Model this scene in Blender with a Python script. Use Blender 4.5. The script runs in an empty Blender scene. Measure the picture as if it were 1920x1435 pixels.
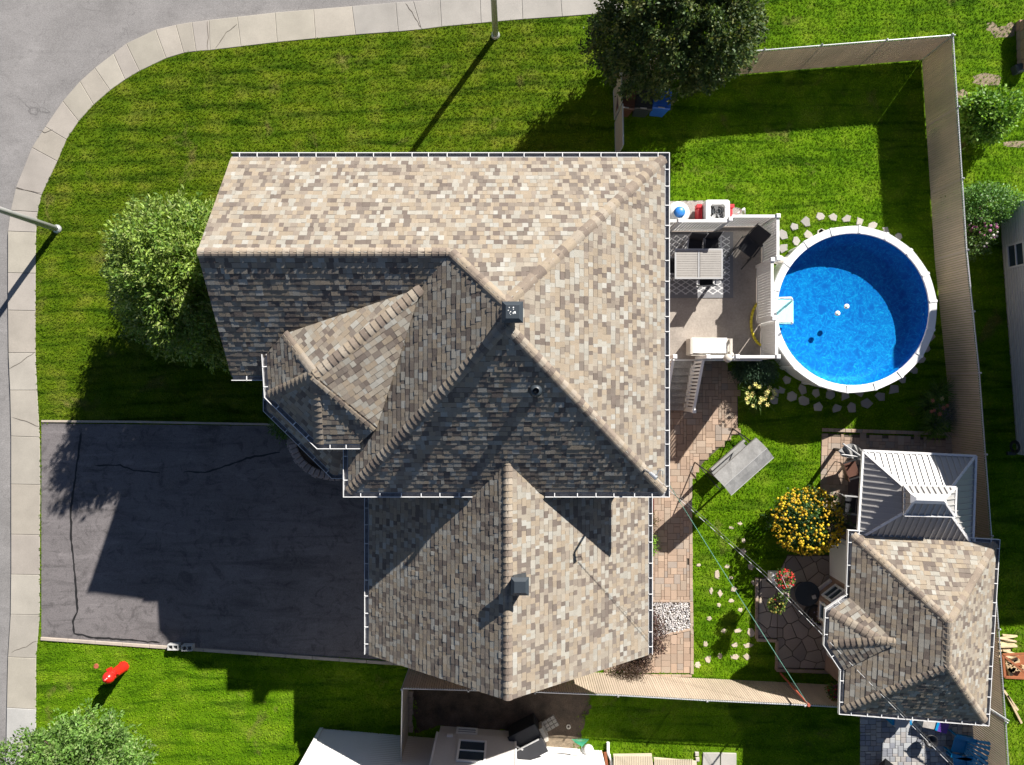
import bpy, math, random
import numpy as np
from mathutils import Vector, Matrix
random.seed(11); rng = np.random.default_rng(7)
PI = math.pi
sc = bpy.context.scene
COL = sc.collection
H = 25.0; F = 1331.0          # drone height above the ground in metres, focal length in photo pixels

# ------------------------------------------------------------------ camera, sky, sun
cam = bpy.data.cameras.new('camera'); camo = bpy.data.objects.new('camera', cam); COL.objects.link(camo)
camo.location = (0, 0, H); camo.rotation_euler = (0, 0, 0)
cam.sensor_width = 36; cam.lens = 36 * F / 1920; cam.clip_end = 2000; cam.clip_start = .1
sc.camera = camo
SUN = Vector((0.491, 0.692, 0.530)).normalized()
SUN_EL = math.asin(SUN.z); SUN_AZ = math.atan2(SUN.x, SUN.y)
world = bpy.data.worlds.new('World'); sc.world = world; world.use_nodes = True
wn = world.node_tree.nodes; wl = world.node_tree.links
sky = wn.new('ShaderNodeTexSky'); sky.sky_type = 'NISHITA'; sky.sun_disc = False
sky.sun_elevation = SUN_EL; sky.sun_rotation = SUN_AZ; sky.air_density = .55; sky.dust_density = .3; sky.ozone_density = 1.2
wl.new(sky.outputs[0], wn['Background'].inputs[0]); wn['Background'].inputs[1].default_value = 0.05
sl = bpy.data.lights.new('sun', 'SUN'); sl.energy = 5.0; sl.angle = math.radians(.53); sl.color = (1, .95, .88)
so = bpy.data.objects.new('sun', sl); COL.objects.link(so)
so.rotation_euler = SUN.to_track_quat('Z', 'Y').to_euler(); so.location = SUN * 60
sc.view_settings.view_transform = 'Standard'; sc.view_settings.look = 'None'
sc.view_settings.exposure = 1.0; sc.view_settings.gamma = 1; sc.view_settings.use_curve_mapping = False

# ------------------------------------------------------------------ helpers
def P(u, v, z=0.0):
    return Vector(((u - 960) * (H - z) / F, (717.5 - v) * (H - z) / F, z))
def P2(u, v, z=0.0):
    p = P(u, v, z); return (p.x, p.y)
ORG = {}
def root_loc(o):
    while o is not None and o.parent is not None: o = o.parent
    return ORG.get(o.name, Vector((0, 0, 0))) if o is not None else Vector((0, 0, 0))
def tag(o, label=None, cat=None, group=None, kind=None):
    if label: o['label'] = label
    if cat: o['category'] = cat
    if group: o['group'] = group
    if kind: o['kind'] = kind
    return o
def thing(name, label, cat, loc, rz=0, group=None):
    o = bpy.data.objects.new(name, None); COL.objects.link(o)
    o.location = loc; o.rotation_euler = (0, 0, rz); o.empty_display_size = .2
    ORG[o.name] = Vector(loc)
    return tag(o, label, cat, group)
class MB:
    def __init__(s): s.v = []; s.f = []; s.m = []; s.c = []; s.col = None
    def add(s, vs, fs, m=0, c=None):
        b = len(s.v); s.v.extend([tuple(x) for x in vs]); s.f.extend([tuple(i + b for i in f) for f in fs])
        s.m.extend([m] * len(fs)); s.c.extend([c or s.col or (1, 1, 1)] * len(vs)); return s
    def box(s, c, d, rz=0, m=0, col=None, rx=0, ry=0, taper=1.0):
        R = Matrix.Rotation(rz, 3, 'Z') @ Matrix.Rotation(ry, 3, 'Y') @ Matrix.Rotation(rx, 3, 'X')
        c = Vector(c); vs = []
        for z in (-.5, .5):
            k = taper if z > 0 else 1
            for x, y in ((-.5, -.5), (.5, -.5), (.5, .5), (-.5, .5)):
                vs.append(c + R @ Vector((x * d[0] * k, y * d[1] * k, z * d[2])))
        return s.add(vs, [(3, 2, 1, 0), (4, 5, 6, 7), (0, 1, 5, 4), (1, 2, 6, 5), (2, 3, 7, 6), (3, 0, 4, 7)], m, col)
    def bbox(s, c, d, b=.01, rz=0, m=0, col=None):      # box with a chamfered top
        R = Matrix.Rotation(rz, 3, 'Z'); c = Vector(c); vs = []
        for z, i in ((-.5 * d[2], 0), (.5 * d[2] - b, 0), (.5 * d[2], b)):
            for x, y in ((-1, -1), (1, -1), (1, 1), (-1, 1)):
                vs.append(c + R @ Vector((x * (d[0] / 2 - i), y * (d[1] / 2 - i), z)))
        fs = [(3, 2, 1, 0), (8, 9, 10, 11)]
        for k in (0, 4):
            for j in range(4): fs.append((k + j, k + (j + 1) % 4, k + 4 + (j + 1) % 4, k + 4 + j))
        return s.add(vs, fs, m, col)
    def prism(s, pts, z0, z1, m=0, col=None, b=0):       # polygon seen from above (counter-clockwise)
        pts = [(p[0], p[1]) for p in pts]
        if area2(pts) < 0: pts = pts[::-1]
        n = len(pts)
        if b:
            q = inset(pts, b)
            vs = [(x, y, z0) for x, y in pts] + [(x, y, z1 - b * .7) for x, y in pts] + [(x, y, z1) for x, y in q]
            fs = [tuple(range(2 * n, 3 * n))]
            for k in (0, n):
                for i in range(n): fs.append((k + i, k + (i + 1) % n, k + n + (i + 1) % n, k + n + i))
        else:
            vs = [(x, y, z0) for x, y in pts] + [(x, y, z1) for x, y in pts]
            fs = [tuple(range(n, 2 * n)), tuple(range(n - 1, -1, -1))]
            for i in range(n): fs.append((i, (i + 1) % n, n + (i + 1) % n, n + i))
        return s.add(vs, fs, m, col)
    def slab(s, pts3, t, m=0, col=None):                 # 3-D polygon, thickened downwards
        n = len(pts3); vs = [Vector(p) for p in pts3] + [Vector(p) - Vector((0, 0, t)) for p in pts3]
        fs = [tuple(range(n)), tuple(range(2 * n - 1, n - 1, -1))]
        for i in range(n): fs.append((i, n + i, n + (i + 1) % n, (i + 1) % n))
        nn = (vs[1] - vs[0]).cross(vs[2] - vs[0])
        if nn.z < 0: fs = [f[::-1] for f in fs]
        return s.add(vs, fs, m, col)
    def tube(s, p0, p1, r0, r1=None, n=8, m=0, col=None, cap=True):
        p0 = Vector(p0); p1 = Vector(p1); r1 = r0 if r1 is None else r1
        d = (p1 - p0).normalized(); a = d.orthogonal().normalized(); b = d.cross(a); vs = []
        for p, r in ((p0, r0), (p1, r1)):
            for i in range(n):
                t = 2 * PI * i / n; vs.append(p + a * math.cos(t) * r + b * math.sin(t) * r)
        fs = [(i, (i + 1) % n, n + (i + 1) % n, n + i) for i in range(n)]
        if cap: fs += [tuple(range(n - 1, -1, -1)), tuple(range(n, 2 * n))]
        return s.add(vs, fs, m, col)
    def path(s, pts, r, n=6, m=0, col=None):
        for a, b in zip(pts[:-1], pts[1:]): s.tube(a, b, r, n=n, m=m, col=col)
        return s
    def lathe(s, c, prof, n=20, m=0, col=None, close=True, ax=None):   # prof: (r, z)
        c = Vector(c); vs = []; R = ax or Matrix.Identity(3)
        for r, z in prof:
            for i in range(n):
                t = 2 * PI * i / n; vs.append(c + R @ Vector((r * math.cos(t), r * math.sin(t), z)))
        fs = []
        for k in range(len(prof) - 1):
            for i in range(n): fs.append((k * n + i, k * n + (i + 1) % n, (k + 1) * n + (i + 1) % n, (k + 1) * n + i))
        if close:
            fs.append(tuple(range(n - 1, -1, -1))); k = len(prof) - 1; fs.append(tuple(range(k * n, k * n + n)))
        return s.add(vs, fs, m, col)
    def build(s, name, mats, parent=None, local=False, smooth=False, loc=None):
        me = bpy.data.meshes.new(name)
        L = Vector((0, 0, 0)) if local else (root_loc(parent) if parent else (Vector(loc) if loc else Vector((0, 0, 0))))
        me.from_pydata([(x - L.x, y - L.y, z - L.z) for x, y, z in s.v], [], s.f)
        if not isinstance(mats, (list, tuple)): mats = [mats]
        for mm in mats: me.materials.append(mm)
        if len(mats) > 1: me.polygons.foreach_set('material_index', s.m)
        ca = me.color_attributes.new('Col', 'FLOAT_COLOR', 'POINT')
        arr = np.ones((len(s.v), 4), 'f'); arr[:, :3] = np.array(s.c, 'f').reshape(-1, 3); ca.data.foreach_set('color', arr.ravel())
        if smooth: me.polygons.foreach_set('use_smooth', [True] * len(s.f))
        me.update()
        o = bpy.data.objects.new(name, me); COL.objects.link(o)
        if parent: o.parent = parent
        elif loc: o.location = loc
        return o
def copy_tree(o, parent=None):
    c = o.copy(); COL.objects.link(c); c.parent = parent
    for ch in list(o.children): copy_tree(ch, c)
    return c
def area2(p): return sum(p[i][0] * p[(i + 1) % len(p)][1] - p[(i + 1) % len(p)][0] * p[i][1] for i in range(len(p))) / 2
def inset(pts, d):
    n = len(pts); out = []
    for i in range(n):
        a = Vector(pts[i - 1]); b = Vector(pts[i]); c = Vector(pts[(i + 1) % n])
        e1 = (b - a); e2 = (c - b)
        if e1.length < 1e-6 or e2.length < 1e-6: out.append(tuple(b)); continue
        e1.normalize(); e2.normalize()
        n1 = Vector((-e1.y, e1.x)); n2 = Vector((-e2.y, e2.x)); k = 1 + n1.dot(n2)
        q = b + (n1 + n2) * d / max(k, .35); out.append((q.x, q.y))
    return out
def inside(x, y, poly):
    r = False; n = len(poly)
    for i in range(n):
        x1, y1 = poly[i][0], poly[i][1]; x2, y2 = poly[(i + 1) % n][0], poly[(i + 1) % n][1]
        if (y1 > y) != (y2 > y) and x < (x2 - x1) * (y - y1) / (y2 - y1) + x1: r = not r
    return r
def inside_np(X, Y, poly):
    r = np.zeros(X.shape, bool); n = len(poly)
    for i in range(n):
        x1, y1 = poly[i][0], poly[i][1]; x2, y2 = poly[(i + 1) % n][0], poly[(i + 1) % n][1]
        if y1 == y2: continue
        c = ((y1 > Y) != (y2 > Y)) & (X < (x2 - x1) * (Y - y1) / (y2 - y1) + x1); r ^= c
    return r
def clip(poly, conv):          # Sutherland-Hodgman: poly against a convex counter-clockwise polygon
    out = poly
    for i in range(len(conv)):
        ax, ay = conv[i]; bx, by = conv[(i + 1) % len(conv)]
        inp = out; out = []
        if not inp: return []
        f = lambda p: (bx - ax) * (p[1] - ay) - (by - ay) * (p[0] - ax)
        for j in range(len(inp)):
            p = inp[j - 1]; q = inp[j]; fp = f(p); fq = f(q)
            if fq >= 0:
                if fp < 0: t = fp / (fp - fq); out.append((p[0] + (q[0] - p[0]) * t, p[1] + (q[1] - p[1]) * t))
                out.append(q)
            elif fp >= 0: t = fp / (fp - fq); out.append((p[0] + (q[0] - p[0]) * t, p[1] + (q[1] - p[1]) * t))
    return out
def pxarea(pts3):
    q = [(F * p.x / (H - p.z), F * p.y / (H - p.z)) for p in pts3]
    return area2(q)

# ------------------------------------------------------------------ materials
def nodes(name):
    m = bpy.data.materials.new(name); m.use_nodes = True; nt = m.node_tree
    return m, nt, nt.nodes['Principled BSDF']
def noise(nt, scale, detail=3, vec=None, dist=0, rough=.55):
    n = nt.nodes.new('ShaderNodeTexNoise'); n.inputs['Scale'].default_value = scale
    n.inputs['Detail'].default_value = detail; n.inputs['Distortion'].default_value = dist; n.inputs['Roughness'].default_value = rough
    if vec: nt.links.new(vec, n.inputs['Vector'])
    return n.outputs['Fac']
def ramp(nt, fac, stops):
    r = nt.nodes.new('ShaderNodeValToRGB'); nt.links.new(fac, r.inputs[0])
    e = r.color_ramp.elements
    while len(e) < len(stops): e.new(.5)
    for i, (p, c) in enumerate(stops): e[i].position = p; e[i].color = (*c, 1) if len(c) == 3 else c
    return r.outputs[0]
def mixc(nt, a, b, fac, mode='MIX'):
    n = nt.nodes.new('ShaderNodeMix'); n.data_type = 'RGBA'; n.blend_type = mode
    for s, i in ((fac, 0), (a, 6), (b, 7)):
        if hasattr(s, 'links'): nt.links.new(s, n.inputs[i])
        else: n.inputs[i].default_value = s if i == 0 else (*s, 1)
    return n.outputs[2]
def mth(nt, op, a, b=None, c=None):
    n = nt.nodes.new('ShaderNodeMath'); n.operation = op
    for i, s in enumerate((a, b, c)):
        if s is None: continue
        if hasattr(s, 'links'): nt.links.new(s, n.inputs[i])
        else: n.inputs[i].default_value = s
    return n.outputs[0]
def pos(nt):
    g = nt.nodes.new('ShaderNodeNewGeometry'); return g.outputs['Position']
def bump(nt, b, h, strength=.3, dist=.01):
    n = nt.nodes.new('ShaderNodeBump'); n.inputs['Strength'].default_value = strength; n.inputs['Distance'].default_value = dist
    nt.links.new(h, n.inputs['Height']); nt.links.new(n.outputs[0], b.inputs['Normal'])
def mat(name, c, rough=.6, var=.12, sc1=3, sc2=60, metal=0, bmp=.15, bd=.004, col=False, spec=.5, trans=0, grain=.0):
    m, nt, b = nodes(name); p = pos(nt)
    n1 = noise(nt, sc1, 4, p); n2 = noise(nt, sc2, 2, p)
    lo = tuple(x * (1 - var) for x in c); hi = tuple(min(1, x * (1 + var)) for x in c)
    k = ramp(nt, n1, [(.3, lo), (.7, hi)])
    if col:
        a = nt.nodes.new('ShaderNodeAttribute'); a.attribute_name = 'Col'; k = mixc(nt, k, a.outputs['Color'], 1.0, 'MULTIPLY')
    g = max(grain, var * .8)
    k = mixc(nt, k, ramp(nt, n2, [(.3, (1 - g,) * 3), (.7, (1 + g * .6,) * 3)]), 1.0, 'MULTIPLY')
    nt.links.new(k, b.inputs['Base Color'])
    b.inputs['Roughness'].default_value = rough; b.inputs['Metallic'].default_value = metal
    b.inputs['Specular IOR Level'].default_value = spec
    if bmp: bump(nt, b, n2, bmp, bd)
    if trans:
        t = nt.nodes.new('ShaderNodeBsdfTranslucent'); nt.links.new(k, t.inputs[0])
        x = nt.nodes.new('ShaderNodeMixShader'); x.inputs[0].default_value = trans
        nt.links.new(b.outputs[0], x.inputs[1]); nt.links.new(t.outputs[0], x.inputs[2])
        nt.links.new(x.outputs[0], nt.nodes['Material Output'].inputs[0])
    return m
M = {}
M['shingle'] = mat('shingle', (1, 1, 1), .95, .09, 5, 200, bmp=.7, bd=.004, col=True, spec=.15, grain=.28)
M['deckboard'] = mat('roof_deck', (.10, .085, .07), .9)
M['white'] = mat('white_metal', (.80, .80, .79), .35, .04, 2, 30, bmp=.03)
M['vinyl'] = mat('white_vinyl', (.80, .79, .77), .4, .05, 2, 30, bmp=.03)
M['shadegut'] = mat('gutter_inside', (.30, .30, .31), .9, .3, 8, 60)  # grey painted in for the shade inside the open white gutters
M['brick'] = mat('house_wall', (.36, .25, .19), .9, .15, 4, 30, bmp=.3)
M['beigewall'] = mat('beige_wall', (.5, .45, .38), .8, .06)
M['glass'] = mat('window_glass', (.04, .06, .08), .06, .1, bmp=0)
M['concrete'] = mat('concrete', (.355, .325, .285), .9, .11, 1.1, 38, bmp=.35, bd=.004, col=True, grain=.09)
M['kerbstone'] = mat('kerb_concrete', (.42, .36, .30), .9, .12, 3, 40, bmp=.3)
M['greyvent'] = mat('vent_paint', (.035, .045, .055), .45, .08)
M['paver'] = mat('paver', (1, 1, 1), .9, .06, 3, 120, bmp=.35, col=True, grain=.12, spec=.2)
M['flag'] = mat('flagstone', (1, 1, 1), .85, .08, 3, 60, bmp=.35, col=True, grain=.12, spec=.2)
M['joint'] = mat('joint_sand', (.10, .08, .06), .95, .2, 6, 80)
M['soil'] = mat('soil', (.105, .075, .052), .97, .45, 2.2, 55, bmp=1, bd=.04, grain=.5)
M['dry'] = mat('dry_thatch', (.30, .235, .16), .97, .3, 5, 60, bmp=1, bd=.03, grain=.4)
M['slat'] = mat('fence_slat', (.56, .46, .355), .6, .12, .9, 40, bmp=.1, trans=.2, col=True)
M['galv'] = mat('galvanised', (.55, .56, .57), .35, .08, metal=.5)
M['black'] = mat('black_metal', (.02, .02, .022), .45, .1)
M['blackfab'] = mat('black_mesh_fabric', (.022, .023, .028), .8, .15, bmp=.2)
M['greyfab'] = mat('grey_canvas', (.27, .268, .26), .9, .14, 5, 25, bmp=.4, grain=.1)
M['alu'] = mat('painted_aluminium', (.42, .42, .42), .4, .05)
M['tabletop'] = mat('table_slat', (.34, .32, .295), .55, .06)
M['resin'] = mat('beige_resin', (.52, .48, .42), .5, .06)
M['deck'] = mat('deck_floor', (.335, .295, .255), .85, .17, 1.4, 18, bmp=.2, grain=.12)
M['tread'] = mat('stair_tread', (.36, .34, .315), .85, .2, 3, 20)
M['gaz'] = mat('gazebo_panel', (.38, .37, .36), .35, .03, 1, 20, bmp=.05)
M['gazlight'] = mat('gazebo_trim', (.76, .75, .74), .4, .03)
M['redpaint'] = mat('red_paint', (.62, .018, .012), .28, .12)
M['red'] = mat('red_plastic', (.55, .02, .03), .5, .1)
M['blue'] = mat('blue_plastic', (.02, .12, .50), .5, .1)
M['ballblue'] = mat('blue_ball', (.03, .20, .62), .4, .05)
M['brownbin'] = mat('brown_plastic', (.10, .045, .03), .5, .1)
M['darkbin'] = mat('dark_plastic', (.03, .032, .035), .5, .1)
M['yellow'] = mat('yellow_foam', (.75, .62, .03), .5, .1)
M['teal'] = mat('blue_chair_plastic', (.0, .22, .48), .4, .08)
M['aqua'] = mat('aqua_resin', (.45, .85, .85), .4, .04)
M['green'] = mat('green_plastic', (.03, .42, .22), .5, .08)
M['rust'] = mat('rust_paint', (.42, .10, .06), .7, .25)
M['woodred'] = mat('stained_wood', (.30, .10, .04), .7, .2, 3, 30)
M['firewood'] = mat('split_wood', (.55, .43, .27), .85, .25, 5, 40, col=True)
M['purple'] = mat('purple_plastic', (.12, .05, .30), .5, .1)
M['siding'] = mat('white_siding', (.74, .735, .72), .55, .03, 1, 20, bmp=.05)
M['siding2'] = mat('beige_siding', (.55, .53, .50), .55, .04, 1, 20, bmp=.05)
M['cable'] = mat('cable', (.18, .18, .17), .5)
M['whitecable'] = mat('pale_cable', (.6, .6, .58), .5)
M['greencable'] = mat('green_line', (.15, .34, .26), .5)
M['seal'] = mat('crack_sealant', (.018, .017, .017), .55, .2)
M['crackc'] = mat('crack', (.13, .11, .09), .95, .2)
M['bark'] = mat('bark', (.12, .085, .06), .95, .3, 8, 40, bmp=.8)
M['gravel'] = mat('gravel_stone', (1, 1, 1), .85, .1, 10, 80, col=True)
M['bluestone'] = mat('grey_cobble', (1, 1, 1), .85, .1, 4, 60, bmp=.4, col=True, grain=.1)
M['mulch'] = mat('red_mulch', (.16, .045, .03), .95, .35, 20, 90, bmp=1, bd=.03, grain=.4)
M['petal'] = mat('petal', (1, 1, 1), .6, .08, 20, 50, bmp=0, col=True, trans=.2)
M['birdmess'] = mat('white_spot', (.8, .8, .78), .8)
M['lattice'] = mat('beige_lattice', (.58, .50, .38), .7, .06)
def leafmat(name, tr=.3):
    m, nt, b = nodes(name); a = nt.nodes.new('ShaderNodeAttribute'); a.attribute_name = 'Col'
    nt.links.new(a.outputs['Color'], b.inputs['Base Color']); b.inputs['Roughness'].default_value = .5
    b.inputs['Specular IOR Level'].default_value = .25
    t = nt.nodes.new('ShaderNodeBsdfTranslucent'); nt.links.new(mixc(nt, a.outputs['Color'], (1.1, 1.1, .3), 1, 'MULTIPLY'), t.inputs[0])
    x = nt.nodes.new('ShaderNodeMixShader'); x.inputs[0].default_value = tr
    nt.links.new(b.outputs[0], x.inputs[1]); nt.links.new(t.outputs[0], x.inputs[2]); nt.links.new(x.outputs[0], nt.nodes['Material Output'].inputs[0])
    return m
M['leaf'] = leafmat('leaf')
def lawnmat(name, blades=False):
    m, nt, b = nodes(name); p = pos(nt)
    mp = nt.nodes.new('ShaderNodeMapping'); nt.links.new(p, mp.inputs[0]); mp.inputs['Scale'].default_value = (.14, 1, 1)
    mp.inputs['Rotation'].default_value = (0, 0, math.radians(-5))
    mid = noise(nt, 1.1, 4, p); big = noise(nt, .28, 3, p)
    stripe = noise(nt, 3.2, 4, mp.outputs[0], .5); fine = noise(nt, 26, 4, p)
    sep = nt.nodes.new('ShaderNodeSeparateXYZ'); nt.links.new(p, sep.inputs[0])
    def rng01(v, a, b_):
        n_ = nt.nodes.new('ShaderNodeMapRange'); n_.interpolation_type = 'SMOOTHSTEP'; nt.links.new(v, n_.inputs[0]); n_.inputs[1].default_value = a; n_.inputs[2].default_value = b_; return n_.outputs[0]
    reg = mth(nt, 'MAXIMUM', rng01(sep.outputs[0], .5, 5.5), mth(nt, 'MAXIMUM', rng01(mth(nt, 'MULTIPLY', sep.outputs[1], -1.0), 6.5, 9.5), rng01(mth(nt, 'SUBTRACT', sep.outputs[1], mth(nt, 'MULTIPLY', sep.outputs[0], -.35)), 12.2, 14.5)))
    reg = mth(nt, 'MINIMUM', mth(nt, 'MAXIMUM', mth(nt, 'ADD', reg, mth(nt, 'MULTIPLY', mth(nt, 'SUBTRACT', big, .5), 1.3)), 0), 1)
    ka = ramp(nt, mid, [(.30, (.105, .200, .010)), (.5, (.155, .245, .013)), (.70, (.235, .285, .035))])
    kb = ramp(nt, mid, [(.30, (.120, .265, .008)), (.5, (.175, .345, .010)), (.70, (.265, .41, .028))])
    k = mixc(nt, ka, kb, reg)
    st = ramp(nt, stripe, [(.36, (.42, .52, .5)), (.46, (.95, .97, 1)), (.7, (1.15, 1.08, 1.0))])
    k = mixc(nt, k, st, .9, 'MULTIPLY')
    yy = mth(nt, 'ADD', mth(nt, 'ADD', sep.outputs[1], mth(nt, 'MULTIPLY', sep.outputs[0], -.07)), mth(nt, 'MULTIPLY', noise(nt, .5, 2, p), .5))
    wv = mth(nt, 'SINE', mth(nt, 'MULTIPLY', yy, 11.0))
    k = mixc(nt, k, ramp(nt, mth(nt, 'MULTIPLY_ADD', wv, .5, .5), [(0, (.70, .77, .74)), (.2, (.96, .97, .96)), (1, (1.10, 1.07, 1.04))]), mth(nt, 'SUBTRACT', 1.0, mth(nt, 'MULTIPLY', reg, .55)), 'MULTIPLY')
    dry = ramp(nt, noise(nt, .75, 5, p, .5, .65), [(.60, (0, 0, 0)), (.76, (.75, .75, .75))])
    k = mixc(nt, k, (.31, .25, .10), dry)
    k = mixc(nt, k, ramp(nt, fine, [(.3, (.68, .70, .64)), (.55, (1, 1, 1)), (.75, (1.3, 1.22, 1.08))]), 1, 'MULTIPLY')
    if blades:
        oi = nt.nodes.new('ShaderNodeObjectInfo')
        k = mixc(nt, k, ramp(nt, oi.outputs['Random'], [(0, (.8, .86, .7)), (.6, (1.05, 1.05, 1)), (1, (1.4, 1.3, 1.2))]), 1, 'MULTIPLY')
        b.inputs['Roughness'].default_value = .6
        t = nt.nodes.new('ShaderNodeBsdfTranslucent'); nt.links.new(k, t.inputs[0])
        x = nt.nodes.new('ShaderNodeMixShader'); x.inputs[0].default_value = .3
        nt.links.new(b.outputs[0], x.inputs[1]); nt.links.new(t.outputs[0], x.inputs[2]); nt.links.new(x.outputs[0], nt.nodes['Material Output'].inputs[0])
    else:
        b.inputs['Roughness'].default_value = .9; bump(nt, b, fine, 1, .04)
        k = mixc(nt, k, (.62, .62, .6), 1, 'MULTIPLY')
    b.inputs['Specular IOR Level'].default_value = .04
    nt.links.new(k, b.inputs['Base Color'])
    return m
M['lawn'] = lawnmat('lawn_turf'); M['blade'] = lawnmat('grass_blades', True)
def asphalt(name, base, crack=False, streak=0):
    m, nt, b = nodes(name); p = pos(nt)
    k = ramp(nt, noise(nt, .5, 5, p, .6), [(.3, tuple(x * .86 for x in base)), (.7, tuple(x * 1.12 for x in base))])
    g = noise(nt, 34, 5, p, 0, .8); k = mixc(nt, k, ramp(nt, g, [(.32, (.66,) * 3), (.68, (1.36,) * 3)]), 1, 'MULTIPLY')
    if streak:
        mp = nt.nodes.new('ShaderNodeMapping'); nt.links.new(p, mp.inputs[0]); mp.inputs['Scale'].default_value = (.25, 1.6, 1)
        s_ = noise(nt, 1.5, 5, mp.outputs[0], .8, .65)
        k = mixc(nt, k, ramp(nt, s_, [(.3, (.55,) * 3), (.5, (1,) * 3), (.58, (.95,) * 3), (.75, (1.5,) * 3)]), streak, 'MULTIPLY')
        k = mixc(nt, k, ramp(nt, noise(nt, 1.9, 6, p, 1.2, .7), [(.36, (.6,) * 3), (.47, (1,) * 3), (.64, (1.05,) * 3), (.75, (1.35,) * 3)]), streak, 'MULTIPLY')
    if crack:
        v = nt.nodes.new('ShaderNodeTexVoronoi'); v.feature = 'DISTANCE_TO_EDGE'; v.inputs['Scale'].default_value = .33
        w = nt.nodes.new('ShaderNodeTexNoise'); w.inputs['Scale'].default_value = 1.3; w.inputs['Detail'].default_value = 5; nt.links.new(p, w.inputs[0])
        q = nt.nodes.new('ShaderNodeVectorMath'); q.operation = 'MULTIPLY_ADD'
        nt.links.new(w.outputs['Color'], q.inputs[0]); q.inputs[1].default_value = (1.7, 1.7, 0); nt.links.new(p, q.inputs[2]); nt.links.new(q.outputs[0], v.inputs['Vector'])
        cr = ramp(nt, v.outputs['Distance'], [(.0, (.6,) * 3), (.004, (1,) * 3)])
        gate = ramp(nt, noise(nt, .6, 2, p), [(.44, (0,) * 3), (.52, (1,) * 3)])
        k = mixc(nt, k, cr, gate, 'MULTIPLY')
    nt.links.new(k, b.inputs['Base Color']); b.inputs['Roughness'].default_value = .85; b.inputs['Specular IOR Level'].default_value = .3
    bump(nt, b, g, .5, .006); return m
M['road'] = asphalt('road_asphalt', (.225, .215, .21), True, .25)
M['drive'] = asphalt('drive_asphalt', (.160, .146, .147), False, .8)
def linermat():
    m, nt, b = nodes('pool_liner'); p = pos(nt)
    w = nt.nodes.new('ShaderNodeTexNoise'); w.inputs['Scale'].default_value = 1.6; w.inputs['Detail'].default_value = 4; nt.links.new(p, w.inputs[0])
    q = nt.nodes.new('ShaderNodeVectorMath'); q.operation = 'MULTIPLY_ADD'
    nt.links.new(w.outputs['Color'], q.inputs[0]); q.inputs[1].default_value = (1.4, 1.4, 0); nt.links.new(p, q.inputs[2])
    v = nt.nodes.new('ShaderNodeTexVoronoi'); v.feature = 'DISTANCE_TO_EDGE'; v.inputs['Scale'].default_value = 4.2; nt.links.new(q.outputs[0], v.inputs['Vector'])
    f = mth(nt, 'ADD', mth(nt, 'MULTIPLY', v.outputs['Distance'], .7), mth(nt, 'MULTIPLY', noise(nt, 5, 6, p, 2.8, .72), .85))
    k = ramp(nt, f, [(.31, (.06, .44, .70)), (.40, (.008, .25, .57)), (.52, (.003, .165, .50)), (.72, (.002, .11, .42))])  # bright filaments are water caustics painted into the liner's blue
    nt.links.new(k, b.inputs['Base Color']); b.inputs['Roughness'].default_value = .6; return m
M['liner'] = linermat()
def watermat():
    m, nt, b = nodes('pool_water'); nt.nodes.remove(b); p = pos(nt)
    t = nt.nodes.new('ShaderNodeBsdfTransparent'); t.inputs[0].default_value = (.35, .9, .97, 1)
    g = nt.nodes.new('ShaderNodeBsdfGlossy'); g.inputs['Roughness'].default_value = .05
    fr = nt.nodes.new('ShaderNodeFresnel'); fr.inputs[0].default_value = 1.33
    bn = nt.nodes.new('ShaderNodeBump'); bn.inputs['Strength'].default_value = .5; bn.inputs['Distance'].default_value = .03
    nt.links.new(noise(nt, 5, 3, p, .5), bn.inputs['Height']); nt.links.new(bn.outputs[0], g.inputs['Normal'])
    x = nt.nodes.new('ShaderNodeMixShader'); nt.links.new(fr.outputs[0], x.inputs[0])
    nt.links.new(t.outputs[0], x.inputs[1]); nt.links.new(g.outputs[0], x.inputs[2]); nt.links.new(x.outputs[0], nt.nodes['Material Output'].inputs[0]); return m
M['water'] = watermat()
def rugmat():
    m, nt, b = nodes('rug_weave'); tc = nt.nodes.new('ShaderNodeTexCoord'); sp = nt.nodes.new('ShaderNodeSeparateXYZ')
    nt.links.new(tc.outputs['Object'], sp.inputs[0]); X, Y = sp.outputs[0], sp.outputs[1]
    def line(sgn):
        a = mth(nt, 'MULTIPLY', X, 3.3); c = mth(nt, 'MULTIPLY', Y, 5.2 * sgn)
        s = mth(nt, 'FRACT', mth(nt, 'ADD', mth(nt, 'ADD', a, c), 50.0))
        return mth(nt, 'LESS_THAN', mth(nt, 'ABSOLUTE', mth(nt, 'SUBTRACT', s, .5)), .09)
    l = mth(nt, 'MAXIMUM', line(1), line(-1))
    inx = mth(nt, 'LESS_THAN', mth(nt, 'ABSOLUTE', X), 1.02); iny = mth(nt, 'LESS_THAN', mth(nt, 'ABSOLUTE', Y), .98)
    l = mth(nt, 'MULTIPLY', l, mth(nt, 'MULTIPLY', inx, iny))
    nt.links.new(mixc(nt, (.20, .20, .21), (.62, .62, .62), l), b.inputs['Base Color']); b.inputs['Roughness'].default_value = .95
    bump(nt, b, noise(nt, 150, 2, tc.outputs['Object']), .3); return m
M['rug'] = rugmat()

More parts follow.
